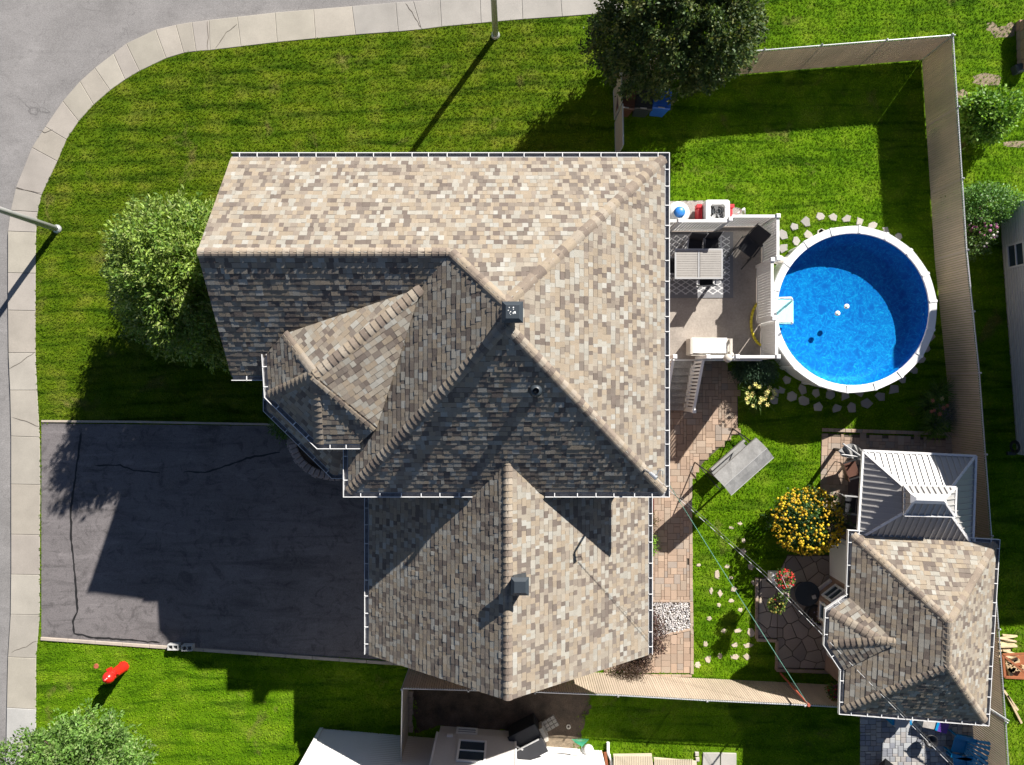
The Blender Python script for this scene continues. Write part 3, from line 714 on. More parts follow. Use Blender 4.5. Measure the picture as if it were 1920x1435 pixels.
L0, L1, L2, L3 = Vector((-7.5, .35, lz)), Vector((-7.5, -.83, lz)), Vector((-5.49, -2.81, lz)), Vector((-4.45, -2.81, lz))
L4, L5, L6, L7 = Vector((-4.45, -1.35, lz2)), Vector((-4.95, -1.35, lz2)), Vector((-6.05, -.28, lz2)), Vector((-6.05, .35, lz2))
pW = Facet(L0, L1, L7, [[(p.x, p.y) for p in (L0, L1, L6, L7)]])
pSW = Facet(L1, L2, L6, [[(p.x, p.y) for p in (L1, L2, L5, L6)]])
pS = Facet(L2, L3, L4, [[(p.x, p.y) for p in (L2, L3, L4, L5)]])
V3 = lambda x, y, z: Vector((x, y, z))
aN, aS = V3(xm, ay1, zr), V3(xm, ay0, zr); k_ = V3(xk, yr, zw)
hips = [(V3(x1, y1, ze), aN, fN.n, fE.n), (V3(x1, y0, ze), aS, fE.n, fS.n), (V3(x0, y0, ze), aS, fS.n, fW.n), (k_, aN, fN.n, fW.n),
        (V3(xw, yr, zw), k_, fN.n, fWS.n), (aS, aN, fE.n, fW.n),
        (V3(gm, gy0, zgr), V3(gm, y0 + .86, zgr), gW.n, gE.n),
        (E2, Ap, bW.n, bSW.n), (E3, Ap, bSW.n, bS.n), (H1, Ap, bNW.n, bW.n), (H2, Ap, bS.n, bSE.n), (Ap, Rn, bNW.n, bSE.n),
        (L1, L6, pW.n, pSW.n), (L2, L5, pSW.n, pS.n)]
rr = random.Random(5)
hr = roof(house, [fN, fE, fS, fW, fWS, bW, bSW, bS, bNW, bSE, gW, gE, pW, pSW, pS], hips, rr)
G = .03
gutter(house, [(xw, y1 + G, ze - .02), (x1 + G, y1 + G, ze - .02), (x1 + G, y0 - G, ze - .02), (gm + 1.0, y0 - G, ze - .02)])
gutter(house, [(gm - .95, y0 - G, ze - .02), (x0 - G, y0 - G, ze - .02), (x0 - G, -1.6, ze - .02)])
gutter(house, [(-6.62, .2 - G, ze - .02), (xw, .2 - G, ze - .02)])
gutter(house, [E4 + V3(0, -G, -.02), E3 + V3(0, -G, -.02), E2 + V3(-G, 0, -.02), E1 + V3(-G, 0, -.02)])
gutter(house, [L3 + V3(0, -G, 0), L2 + V3(0, -G, 0), L1 + V3(-G, 0, 0), L0 + V3(-G, 0, 0)])
gutter(house, [(gx0 - G, gy0, zg - .02), (gx0 - G, -2.6, zg - .02)])
gutter(house, [(gx1 + G, -2.6, zg - .02), (gx1 + G, gy0, zg - .02)])
w = MB()
def wallbox(b, x0_, y0_, x1_, y1_, z0, z1): b.box(((x0_ + x1_) / 2, (y0_ + y1_) / 2, (z0 + z1) / 2), (x1_ - x0_, y1_ - y0_, z1 - z0))
wallbox(w, -7.0, .7, -3.9, 5.6, -.1, 5.95); wallbox(w, -3.95, -2.45, 3.62, 5.6, -.1, 5.93)
w.prism([(-6.0, .75), (-6.0, -.28), (-4.95, -1.3), (-3.9, -1.3), (-3.9, .75)], -.1, 6.2)
wallbox(w, -3.9, -7.95, 3.7, -2.4, -.1, 3.45)
w.add([(-3.9, -7.95, 3.45), (3.7, -7.95, 3.45), (gm, -7.95, zgr - .18), (-3.9, -7.85, 3.45), (3.7, -7.85, 3.45), (gm, -7.85, zgr - .18)], [(0, 1, 2), (5, 4, 3), (0, 3, 4, 1), (1, 4, 5, 2), (2, 5, 3, 0)])
w.add([(-7.0, .7, 5.95), (-7.0, 5.6, 5.95), (-7.0, yr, zw - .18), (-6.9, .7, 5.95), (-6.9, 5.6, 5.95), (-6.9, yr, zw - .18)], [(1, 0, 2), (5, 3, 4), (0, 3, 5, 2), (2, 5, 4, 1), (0, 1, 4, 3)])
w.build('wall', M['brick'], house)
def window(parent, c, wd, ht, normal, fm='white', local=False, tilt=None):
    nx, ny = normal; rz = math.atan2(ny, nx) + PI / 2; c = Vector(c); n = V3(nx, ny, 0)
    f_ = MB(); t = .07
    ux = V3(math.cos(rz), math.sin(rz), 0)
    for s_ in (-1, 1):
        f_.box(c + ux * s_ * (wd / 2 - t / 2) + n * .03, (t, .06, ht), rz); f_.box(c + V3(0, 0, s_ * (ht / 2 - t / 2)) + n * .03, (wd - 2 * t, .06, t), rz)
    f_.box(c + n * .03, (wd - 2 * t, .05, .04), rz)
    fo = f_.build('window', M[fm], parent); g_ = MB(); g_.box(c + n * .012, (wd - 2 * t, .02, ht - 2 * t), rz); g_.build('pane', M['glass'], fo)
    return fo
for cx_, z in ((-1.5, 4.4), (1.8, 4.4), (-1.5, 1.7), (1.8, 1.7), (-5.4, 4.4), (-5.4, 1.7)): window(house, (cx_, 5.6, z), 1.2, 1.3, (0, 1))
for yy in (1.9, 4.4):
    for z in (4.4, 1.7): window(house, (-7.0, yy, z), 1.3, 1.3, (-1, 0))
window(house, (3.62, 4.6, 4.6), 1.0, 1.1, (1, 0)); window(house, (3.62, 1.5, 4.6), 1.0, 1.1, (1, 0)); window(house, (3.62, 3.2, 2.35), 1.9, 2.0, (1, 0))
window(house, (3.7, -5.5, 1.6), 1.0, 1.0, (1, 0))
d_ = MB()
for i in range(4): d_.box((-3.93, -5.2, .33 + i * .6), (.06, 4.6, .585))
d_.build('garage_door', M['vinyl'], house)
d_ = MB(); d_.box((-6.03, .1, 1.05), (.07, .6, 2.1)); d_.build('door', M['white'], house)
# roof vents, pipe, service mast
def roofvent(c, zt, sz, ht, spots=False):
    b = MB(); x, y = c; b.box((x, y, zt - ht / 2 - .05), (sz * .72, sz * .72, ht)); o = b.build('roof_vent', M['greyvent'], hr)
    b = MB(); h = sz / 2; i = h * .62; vs = [(x - h, y - h, zt - .13), (x + h, y - h, zt - .13), (x + h, y + h, zt - .13), (x - h, y + h, zt - .13)]
    vs += [(x - h, y - h, zt - .08), (x + h, y - h, zt - .08), (x + h, y + h, zt - .08), (x - h, y + h, zt - .08), (x - i, y - i, zt), (x + i, y - i, zt), (x + i, y + i, zt), (x - i, y + i, zt)]
    fs = [(3, 2, 1, 0), (8, 9, 10, 11)] + [(k + j, k + (j + 1) % 4, k + 4 + (j + 1) % 4, k + 4 + j) for k in (0, 4) for j in range(4)]
    b.add(vs, fs); ob = b.build('vent_cap', M['greyvent'], hr)
    if spots:
        b = MB()
        for dx, dy, r in ((-.07, .09, .012), (.02, .09, .017), (.02, .05, .01), (-.09, .03, .012), (-.04, .0, .014), (.03, -.02, .02), (.05, -.01, .022), (.02, -.03, .02), (.06, -.03, .014), (-.06, -.03, .009), (-.04, -.06, .008)):
            b.lathe((x + dx, y + dy, zt + .002), [(r, 0), (r * .8, .003)], 7)
        b.build('bird_droppings', M['birdmess'], hr)
roofvent((.01, 1.52), 9.75, .46, .75, True); roofvent((.2, -5.18), 7.05, .46, .75)
b = MB(); px_ = P(1005, 733, 8.25); b.tube(px_ - V3(0, 0, .35), px_ + V3(0, 0, .1), .072, n=14, cap=False); b.tube(px_ - V3(0, 0, .35), px_ + V3(0, 0, .03), .058, n=14); b.lathe(px_ - V3(0, 0, .3), [(.17, 0), (.15, .08), (.1, .2)], 14); b.build('vent_pipe', M['greyvent'], hr, smooth=True)
mb_, mt = P(1208, 880, 6.35), P(1228, 868, 7.4)
b = MB(); b.tube(mb_ - V3(0, 0, 3), mb_ + V3(0, 0, .8), .035, n=10); b.tube(mb_ + V3(0, 0, .8), mb_ + V3(.14, -.12, .9), .05, .065, n=10); b.path([mb_ + V3(.1, -.1, .9), mb_ + V3(.2, .1, .95), mb_ + V3(.32, .05, .8), mb_ + V3(.34, -.12, .7)], .012)
b.build('service_mast', M['galv'], house)
top_mast = mb_ + V3(.17, -.15, .8)
# curved stone planter in front of the porch
pl_ = thing('planter_wall', 'curved low wall of rough grey stones round the porch corner bed', 'planter', P(585, 830))
cc = P(625, 815); n_ = 13
for tier, (rr_, zz) in enumerate(((1.62, .12), (1.55, .26))):
    for i in range(n_):
        t0 = math.radians(182 + i * 7.6 + tier * 3); t1 = math.radians(182 + (i + 1) * 7.6 + tier * 3) - .02
        ro = rr_ + random.uniform(-.03, .03); ri = rr_ - .27
        s_ = MB(); f_ = random.uniform(.85, 1.15)
        s_.prism([(cc.x + ri * math.cos(t0), cc.y + ri * math.sin(t0)), (cc.x + ro * math.cos(t0), cc.y + ro * math.sin(t0)), (cc.x + ro * math.cos(t1), cc.y + ro * math.sin(t1)), (cc.x + ri * math.cos(t1), cc.y + ri * math.sin(t1))], zz - .12, zz + random.uniform(0, .02), col=tuple(x * f_ for x in (.36, .31, .29)), b=.02); s_.build('stone', M['flag'], pl_)
s_ = MB(); s_.prism([(cc.x + 1.34 * math.cos(t), cc.y + 1.34 * math.sin(t)) for t in np.linspace(math.radians(182), math.radians(284), 12)] + [(cc.x + .3, cc.y)], 0, .2); s_.build('soil_fill', M['soil'], pl_)

# ------------------------------------------------------------------ shed with hip roof
shed = thing('garden_shed', 'brick garden shed with shingled hip roof and bay corner by the east fence', 'shed', (12.9, -7.8, 0))
q = [P(1599,1003,2.5), P(1868,1020,2.5), P(1848,1354,2.5), P(1582,1333,2.5)]; RN, RS = P(1783,1168,4.0), P(1779,1252,4.0)
sN = fq(q[0], q[1], RN); sE = Facet(q[1], q[2], RN, [[(p.x, p.y) for p in (q[1], q[2], RS, RN)]]); sS = fq(q[2], q[3], RS); sW = Facet(q[3], q[0], RN, [[(p.x, p.y) for p in (q[3], q[0], RN, RS)]])
B1, B2, B3, B4 = P(1594,1120,2.5), P(1556,1147,2.5), P(1553,1209,2.5), P(1583,1256,2.5); BA = P(1652,1202,3.15); Q1 = V3(11.75, -7.98, 3.15)
def lift(f_, p): return f_.up(p.x, p.y)
cN = Facet(B2, B1, BA, [[(p.x, p.y) for p in (B2, B1, Q1, BA)]]); cW = fq(B3, B2, BA); cS = Facet(B4, B3, BA, [[(p.x, p.y) for p in (B4, B3, BA, Q1)]])
RSz = lift(sE, RS); RNz = RN
shr = roof(shed, [sN, sE, sS, sW, cN, cW, cS], [(q[0], RN, sN.n, sW.n), (q[1], RN, sN.n, sE.n), (q[2], RSz, sE.n, sS.n), (q[3], RSz, sS.n, sW.n), (RN, RSz, sE.n, sW.n),
     (B2, BA, cN.n, cW.n), (B3, BA, cW.n, cS.n), (BA, lift(cN, Q1), cN.n, cS.n)], random.Random(9))
gutter(shed, [p + V3(0, 0, -.02) for p in (B1, q[0] + V3(-.02, .02, 0), q[1] + V3(.02, .02, 0), q[2] + V3(.02, -.02, 0), q[3] + V3(-.02, -.02, 0), B4)])
gutter(shed, [p + V3(0, 0, -.02) for p in (B4, B3 + V3(-.02, 0, 0), B2 + V3(-.02, 0, 0), B1)])
sw_ = [(11.28, -5.25), (15.0, -5.5), (14.68, -10.4), (11.0, -10.1)]
w = MB(); w.prism(sw_, -.05, 2.45); w.prism([(11.2, -6.95), (10.62, -7.4), (10.58, -8.2), (11.05, -8.75), (12, -8.75), (12, -6.95)], -.05, 2.44); w.build('wall', M['brick'], shed)
b = MB(); b.box((11.22, -6.05, 1.02), (.10, 1.45, 2.0)); dd_ = b.build('door', M['vinyl'], shed)
b = MB(); b.box((11.16, -6.05, 1.0), (.03, 1.2, 1.7)); b.build('door_panel', M['siding'], dd_)
b = MB(); b.box((11.08, -9.35, .95), (.12, .85, 1.7), .06); b.build('shutter', M['vinyl'], shed)
nv = Vector((-.48, .62, 0)).normalized(); window(shed, (10.89, -7.14, 1.0), .62, .75, (nv.x, nv.y)); window(shed, (10.60, -7.8, 1.0), .6, .75, (-1, 0.05))
for a, b_ in (((10.62, -7.4), (11.2, -6.95)), ((10.58, -8.2), (10.62, -7.4)), ((11.05, -8.75), (10.58, -8.2))):
    a = V3(*a, .12); b_ = V3(*b_, .12); d_ = (b_ - a); t = MB(); nrm = V3(d_.y, -d_.x, 0).normalized(); t.box((a + b_) / 2 - nrm * .05 + V3(0, 0, .02), (d_.length, .09, .12), math.atan2(d_.y, d_.x)); t.build('sill', M['vinyl'], shed)

# ------------------------------------------------------------------ gazebo
gaz = thing('gazebo', 'hardtop gazebo with two tier grey metal panel roof north of the shed', 'gazebo', (12.8, -3.6, 0))
gq = [P(1617,845,2.35), P(1828,855,2.35), P(1822,1022,2.35), P(1607,1012,2.35)]
t1 = [P(1692,911,3.0), P(1783,914,3.0), P(1781,964,3.0), P(1692,962,3.0)]
t2 = [V3(12.8 + (p.x - 12.8) * 1.06, -3.6 + (p.y + 3.6) * 1.1, p.z + .15) for p in t1]; r2 = [P(1716,935,3.55), P(1768,937,3.55)]
def panels(f_, wd, parent):
    us = [p[0] for l, w in f_.parts for p in l]; vs = [p[1] for l, w in f_.parts for p in l]; n = max(1, round((max(us) - min(us)) / wd)); wd = (max(us) - min(us)) / n
    for i in range(n):
        a = min(us) + i * wd; b = MB()
        for l, w in f_.parts:
            for (r, h) in (([(a, min(vs)), (a + wd, min(vs)), (a + wd, max(vs)), (a, max(vs))], .01), ([(a, min(vs)), (a + .03, min(vs)), (a + .03, max(vs)), (a, max(vs))], .05)):
                q_ = clip(r, l)
                if len(q_) < 3: continue
                m_ = len(q_); b.add([f_.at(p[0], p[1], h) for p in q_] + [f_.at(p[0], p[1], 0) for p in q_], [tuple(range(m_)), tuple(range(2 * m_ - 1, m_ - 1, -1))] + [(k, m_ + k, m_ + (k + 1) % m_, (k + 1) % m_) for k in range(m_)])
        if b.v: b.build('panel', M['gaz'], parent)
c4 = [(0, 1), (1, 2), (2, 3), (3, 0)]; core = MB()
for (a, b) in c4:
    f_ = Facet(gq[a], gq[b], t1[a], [[(p.x, p.y) for p in (gq[a], gq[b], t1[b], t1[a])]]); panels(f_, .185, gaz)
tops = [[t2[0], t2[1], r2[1], r2[0]], [t2[1], t2[2], r2[1]], [t2[2], t2[3], r2[0], r2[1]], [t2[3], t2[0], r2[0]]]
for w_ in tops: panels(Facet(w_[0], w_[1], w_[2], [[(p.x, p.y) for p in w_]]), .185, gaz)
def beams(pts_pairs, r, nm, m, parent, wz=.03):
    for a, b in pts_pairs:
        k = MB(); d_ = b - a; k.box((a + b) / 2 + V3(0, 0, .03), (d_.length, r, wz), math.atan2(d_.y, d_.x), ry=-math.asin(d_.z / d_.length)); k.build(nm, m, parent)
beams([(gq[i], t1[i]) for i in range(4)], .075, 'hip_trim', M['gazlight'], gaz)
beams([(gq[a], gq[b]) for a, b in c4], .07, 'eave_trim', M['gazlight'], gaz, .09)
beams([(t2[a], t2[b]) for a, b in c4], .05, 'eave_trim', M['gazlight'], gaz, .06)
beams([(t2[0], r2[0]), (t2[1], r2[1]), (t2[2], r2[1]), (t2[3], r2[0])], .07, 'hip_trim', M['gazlight'], gaz)
b = MB(); rc = [r2[0] + V3(-.13, .15, -.03), r2[1] + V3(.13, .15, -.03), r2[1] + V3(.13, -.15, -.03), r2[0] + V3(-.13, -.15, -.03)]
b.add(rc + [r2[0] + V3(0, .04, .07), r2[1] + V3(0, .04, .07), r2[1] + V3(0, -.04, .07), r2[0] + V3(0, -.04, .07)], [(7, 6, 5, 4), (0, 1, 5, 4)[::-1], (1, 2, 6, 5)[::-1], (2, 3, 7, 6)[::-1], (3, 0, 4, 7)[::-1]]); b.build('ridge_cap', M['gazlight'], gaz)
for p in gq:
    c = V3(p.x + (.18 if p.x < 12 else -.18), p.y + (-.18 if p.y > -3 else .25), 1.14); b = MB(); b.box(c, (.1, .1, 2.3)); b.build('post', M['black'], gaz)
# ------------------------------------------------------------------ pool
pc = V3(11.34, 2.43, 0); PR = 2.80
pool = thing('swimming_pool', 'round above ground pool with white rim and blue liner in the back yard', 'swimming pool', pc)
zb, zrim, zwat, zfl = 0.0, 1.42, 1.30, .66; NS = 18
b = MB(); b.lathe(pc, [(PR - .14, 0), (PR - .14, zrim - .04)], 54, close=False); b.build('wall', M['siding'], pool, smooth=True)
for i in range(NS):
    t0 = 2 * PI * i / NS + .1; t1_ = 2 * PI * (i + 1) / NS + .1 - .006; sg = MB(); K = 4; vs = []
    for k in range(K + 1):
        t = t0 + (t1_ - t0) * k / K; c_, s_ = math.cos(t), math.sin(t)
        chord = math.cos(PI / NS) / math.cos(t - (t0 + t1_) / 2)
        for r, z in ((PR - .28, zrim - .05), (PR - .27, zrim), (PR * (.5 + .5 * chord) - .02, zrim + .012), (PR * (.5 + .5 * chord), zrim - .05)): vs.append(pc + V3(c_ * r, s_ * r, z))
    fs = [(k * 4 + j, (k + 1) * 4 + j, (k + 1) * 4 + (j + 1) % 4, k * 4 + (j + 1) % 4) for k in range(K) for j in range(4)]
    sg.add(vs, fs); sg.build('rim_plate', M['white'], pool)
    jc = MB(); jc.bbox(pc + V3(math.cos(t0) * (PR - .135), math.sin(t0) * (PR - .135), zrim + .005), (.27, .085, .045), .012, t0); jc.build('rim_joint', M['white'], pool)
    up_ = MB(); up_.box(pc + V3(math.cos(t0) * (PR - .11), math.sin(t0) * (PR - .11), zrim / 2), (.06, .12, zrim - .05), t0); up_.build('upright', M['white'], pool)
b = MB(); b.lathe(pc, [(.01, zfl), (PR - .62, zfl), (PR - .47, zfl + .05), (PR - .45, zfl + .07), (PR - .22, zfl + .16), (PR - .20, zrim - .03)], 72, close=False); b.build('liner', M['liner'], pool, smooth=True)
b = MB(); b.lathe(pc, [(.01, zwat), (PR - .205, zwat)], 72, close=False); tag(b.build('water', M['water'], pool, smooth=True))
for nm, u, v in (('return_jet', 1732, 590),):
    b = MB(); c = P(u, v, 1.0)
    for a in (0, PI / 2): b.box(c, (.07, .02, .02), a + .5)
    b.build('return_jet', M['white'], pool)
for i, (u, v, lb) in enumerate(((1587, 575, 'upper right of the two white floating chlorine pucks'), (1570, 588, 'lower left of the two white floating chlorine pucks'))):
    fl = thing('pool_floater', lb + ' on the pool water', 'pool floater', P(u, v, zwat), group='white floaters on the pool')
    b = MB(); b.lathe(P(u, v, zwat), [(.05, -.02), (.085, 0), (.085, .03), (.05, .045)], 16); b.build('float_ring', M['white'], fl, smooth=True)
    b = MB(); b.lathe(P(u, v, zwat), [(.035, .04), (.03, .065)], 12); b.build('lid', M['aqua'], fl)

# ------------------------------------------------------------------ deck, railings, stairs
DZ = 1.35; RT = 2.72
deck = thing('deck', 'raised wooden deck with grey floor and white railings between house and pool', 'deck', (6, 3, 0))
dxe, dyn, dys = 8.34, 5.2, .78
b = MB(); b.box(((3.62 + dxe) / 2, (dyn + dys) / 2, DZ - .06), (dxe - 3.62, dyn - dys, .12)); b.build('floor', M['deck'], deck)
b = MB(); b.box(((3.62 + dxe) / 2, dyn + .03, DZ - .14), (dxe - 3.62, .05, .26)); b.box(((3.62 + dxe) / 2, dys - .03, DZ - .14), (dxe - 3.62, .05, .26)); b.box((dxe + .03, (dyn + dys) / 2, DZ - .14), (.05, dyn - dys, .26)); b.build('fascia', M['vinyl'], deck)
for x in (3.9, 5.4, 6.9, 8.2):
    for y in (dys + .1, 3, dyn - .1): b = MB(); b.box((x, y, (DZ - .12) / 2), (.12, .12, DZ - .12)); b.build('support_post', M['vinyl'], deck)
def railing(a, b, z0, z1, parent, nb, za=None, zbt=None, bw=.04, bd=.03):
    a = V3(*a, 0); b = V3(*b, 0); d_ = b - a; L = d_.length; rz = math.atan2(d_.y, d_.x); sl_ = (zbt - za) if za is not None else 0
    ang = -math.atan2(sl_, L)
    r = MB(); r.box((a + b) / 2 + V3(0, 0, z1 + sl_ / 2), (math.hypot(L, sl_), .09, .045), rz, ry=ang); top = r.build('top_rail', M['vinyl'], parent)
    r = MB(); r.box((a + b) / 2 + V3(0, 0, z0 + .08 + sl_ / 2), (math.hypot(L, sl_), .06, .05), rz, ry=ang); r.build('bottom_rail', M['vinyl'], parent)
    for i in range(nb):
        t = (i + .5) / nb; p = a + d_ * t; bl = MB(); zz = sl_ * t
        bl.box(p + V3(0, 0, (z0 + .1 + z1 - .02) / 2 + zz), (bw, bd, z1 - z0 - .12), rz); bl.build('baluster', M['vinyl'], parent)
def post(x, y, z0, z1, parent):
    b = MB(); b.box((x, y, (z0 + z1) / 2), (.10, .10, z1 - z0)); o = b.build('post', M['vinyl'], parent)
    b = MB(); b.bbox((x, y, z1 + .02), (.14, .14, .05), .02); b.build('post_cap', M['white'], o)
nr = thing('railing', 'white picket railing along the north edge of the deck behind the table', 'railing', (6, dyn, DZ), group='white railings of the deck')
for xa, xb, yy, nb in ((3.72, 5.22, 5.07, 15), (5.3, 6.78, 5.07, 15), (6.9, dxe - .05, 5.22, 14)): railing((xa, yy), (xb, yy), DZ, RT, nr, nb, bw=.06)
for x, y in ((5.26, 5.07), (6.84, 5.12), (dxe, 5.22)): post(x, y, DZ, RT + .03, nr)
er = thing('railing', 'white picket railing between the deck and the pool', 'railing', (dxe, 3, DZ), group='white railings of the deck')
for ya, yb, xx, nb in ((5.14, 3.93, dxe, 14), (3.85, 2.05, 8.16, 21), (1.97, .86, 8.30, 14)): railing((xx, ya), (xx, yb), DZ, RT, er, nb, bw=.072)
for x, y in ((dxe, 3.89), (8.16, 3.85), (8.2, 2.01), (8.34, dys + .03)): post(x, y, DZ, RT + .03, er)
sr = thing('railing', 'white railing along the south edge of the deck beside the stair', 'railing', (7.2, dys, DZ), group='white railings of the deck')
for xa, xb in ((6.18, 7.02), (7.1, 8.28)): railing((xa, dys + .03), (xb, dys + .03), DZ, RT, sr, int((xb - xa) / .105), bw=.05)
for x in (6.14, 7.06): post(x, dys + .03, DZ, RT + .03, sr)
post(5.1, dys + .03, DZ, RT + .03, sr)
st = thing('stair', 'grey deck stair descending to the paver path with white side rails', 'stair', (5.6, 0, 0)); NT = 7
for i in range(NT):
    z = DZ - (i + 1) * DZ / (NT + 1) ; y = dys - .02 - i * .245; b = MB(); b.box((5.6, y - .13, z - .02), (.88, .27, .045)); b.build('tread', M['tread'], st)
    b = MB(); b.box((5.6, y + .01, z + .06), (1.0, .02, .13)); b.build('riser', M['tread'], st)
yb_ = dys - NT * .245
for x in (5.15, 6.03):
    b = MB(); b.box((x, (dys + yb_) / 2, DZ / 2 - .05), (.05, dys - yb_ + .1, .28), rx=math.atan2(DZ, dys - yb_)); b.build('stringer', M['vinyl'], st)
railing((6.08, dys - .06), (6.08, yb_), DZ, RT - .3, st, 14, DZ - DZ, -DZ + .15, bw=.07, bd=.05); post(6.08, yb_ - .02, 0, RT - DZ - .08, st)
railing((5.12, dys - .06), (5.12, yb_), DZ, RT - .3, st, 14, 0, -DZ + .15, bw=.07, bd=.05); post(5.12, yb_ - .02, 0, RT - DZ - .08, st)
# pool steps and the yellow foam ring
ps = thing('pool_ladder', 'pale resin step unit with handrails entering the pool from the deck', 'pool ladder', P(1468, 585, 1.3))
for i, (xx, z) in enumerate(((8.62, 1.46), (8.92, 1.40), (9.22, 1.34))):
    b = MB(); b.bbox((xx, 2.34, z), (.31, .80 - i * .02, .05), .015); b.build('step', M['aqua'] if i else M['white'], ps)
for yy in (1.97, 2.74):
    b = MB(); b.path([(8.42, yy, 1.5), (8.46, yy, 1.86), (8.7, yy, 1.95), (9.1, yy + .02, 1.85), (9.32, yy, 1.4), (9.38, yy, .9)], .035, 8); b.build('handrail', M['white'], ps, smooth=True)
    b = MB(); b.box((8.95, yy, 1.05), (.78, .04, .6)); b.build('side_panel', M['aqua'], ps)
b = MB(); c = P(1432, 606, DZ + .05); pts = [c + V3(.42 * math.cos(t), .75 * math.sin(t), 0) for t in np.linspace(PI * .62, PI * 1.45, 14)]
b.path(pts, .045, 8); tag(b.build('pool_noodle', M['yellow'], loc=c, smooth=True), 'curved yellow foam noodle leaning by the pool railing', 'pool noodle')
# ------------------------------------------------------------------ furniture on the deck
c = P(1311, 497, DZ + .012); b = MB(); b.box((0, 0, 0), (2.26, 2.2, .012)); rg = b.build('rug', M['rug'], local=True); rg.location = c
tag(rg, 'grey outdoor rug with white diamond lattice under the dining table', 'rug')
tz = DZ + .74; tc_ = P(1310, 495, tz)
tb = thing('dining_table', 'grey slatted dining table on the patterned rug', 'table', (tc_.x, tc_.y, DZ))
TW, TD = 1.55, .98
for (dx, dy, w_, h_) in ((0, TD / 2 - .025, TW, .05), (0, -TD / 2 + .025, TW, .05), (-TW / 2 + .025, 0, .05, TD - .1), (TW / 2 - .025, 0, .05, TD - .1), (0, 0, .05, TD - .1)):
    b = MB(); b.box((tc_.x + dx, tc_.y + dy, tz), (w_, h_, .04)); b.build('frame', M['alu'], tb)
for sx in (-1, 1):
    for i in range(12): b = MB(); b.box((tc_.x + sx * (TW / 4 - .0), tc_.y - .41 + i * .0745, tz + .004), (TW / 2 - .085, .066, .03)); b.build('slat', M['tabletop'], tb)
for sx in (-1, 1):
    for sy in (-1, 1): b = MB(); b.box((tc_.x + sx * .68, tc_.y + sy * .4, DZ + .36), (.06, .06, .72)); b.build('leg', M['alu'], tb)
def chair(name, label, cat, loc, rz, frame, fab, group=None, w=.54, d=.5, back=.5, rec=.2, arms=True):
    t = thing(name, label, cat, loc, rz, group); s = MB(); s.box((0, 0, .42), (w - .06, d, .03)); s.build('seat', fab, t, local=True)
    s = MB(); s.box((0, d / 2 + back * math.sin(rec) / 2, .43 + back * math.cos(rec) / 2), (w - .06, .03, back), rx=-rec); s.build('backrest', fab, t, local=True)
    for sx in (-1, 1):
        for sy, l in ((-1, .6 if arms else .42), (1, .44)):
            s = MB(); s.tube((sx * w / 2, sy * d / 2, 0), (sx * w / 2, sy * (d / 2 - .02), l), .015, n=6); s.build('leg', frame, t, local=True)
        s = MB(); s.tube((sx * (w / 2 - .01), d / 2, .4), (sx * (w / 2 - .01), d / 2 + (back + .04) * math.sin(rec), .42 + (back + .04) * math.cos(rec)), .015, n=6); s.build('back_frame', frame, t, local=True)
        if arms: s = MB(); s.box((sx * w / 2, 0, .61), (.045, d, .025)); s.build('armrest', frame, t, local=True)
    s = MB(); s.tube((-w / 2, d / 2 - .02, .42), (w / 2, d / 2 - .02, .42), .014, n=6); s.tube((-w / 2, -d / 2, .42), (w / 2, -d / 2, .42), .014, n=6); s.build('seat_frame', frame, t, local=True)
    return t
def DP(u, v, z=DZ + .02): p = P(u, v, z + .4); return (p.x, p.y, z)
gcs = 'black mesh chairs round the deck table'
chair('dining_chair', 'black mesh dining chair on the north side of the deck table, nearer the house', 'chair', DP(1302, 464), -.1, M['alu'], M['blackfab'], gcs)
chair('dining_chair', 'black mesh dining chair on the north side of the deck table, nearer the pool', 'chair', DP(1333, 462), .03, M['alu'], M['blackfab'], gcs)
chair('dining_chair', 'black mesh dining chair at the house end of the deck table', 'chair', DP(1262, 500), PI / 2, M['alu'], M['blackfab'], gcs)
chair('dining_chair', 'black mesh dining chair tucked under the south side of the deck table', 'chair', DP(1322, 521), PI + .05, M['alu'], M['blackfab'], gcs)
lc = chair('lounge_chair', 'black reclining mesh lounge chair in the north east corner of the deck', 'lounge chair', DP(1404, 463), -.65, M['black'], M['blackfab'], w=.58, d=.5, back=.52, rec=.75)
for sx in (-1, 1): s = MB(); s.tube((sx * .3, -.25, .36), (sx * .3, -.62, .06), .016, n=6); s.tube((sx * .32, -.62, .03), (sx * .32, .3, .03), .014, n=6); s.build('runner', M['black'], lc, local=True)
bc = P(1332, 650, DZ + .62)
bx = thing('storage_bench', 'cream resin storage bench with arched lid by the south railing', 'storage bench', (bc.x, bc.y, DZ))
b = MB(); b.box((bc.x, bc.y, DZ + .3), (1.30, .52, .54)); b.build('box', M['resin'], bx); b = MB(); b.bbox((bc.x - .04, bc.y + .03, DZ + .61), (1.16, .50, .06), .02); b.build('lid', M['vinyl'], bx)
for sx in (-1, 1): b = MB(); b.box((bc.x + sx * .64, bc.y, DZ + .72), (.08, .5, .06)); b.box((bc.x + sx * .64, bc.y + .2, DZ + .45), (.07, .08, .5)); b.box((bc.x + sx * .64, bc.y - .2, DZ + .45), (.07, .08, .5)); b.build('armrest', M['resin'], bx)
for i in range(3): b = MB(); b.box((bc.x, bc.y - .275 - i * .004, DZ + .2 + i * .16), (1.24, .02, .13)); b.build('slat', M['resin'], bx)
b = MB(); c = P(1364, 672, RT + .05); b.lathe(c, [(.10, 0), (.14, .05), (.12, .12), (.06, .16)], 12); b.box(c + V3(.12, .1, .02), (.14, .1, .07), .5)
tag(b.build('railing_planter', M['resin'], loc=c, smooth=True), 'small cream pot hung on the south deck railing', 'pot')
b = MB(); c = P(1249, 497, DZ + .4)
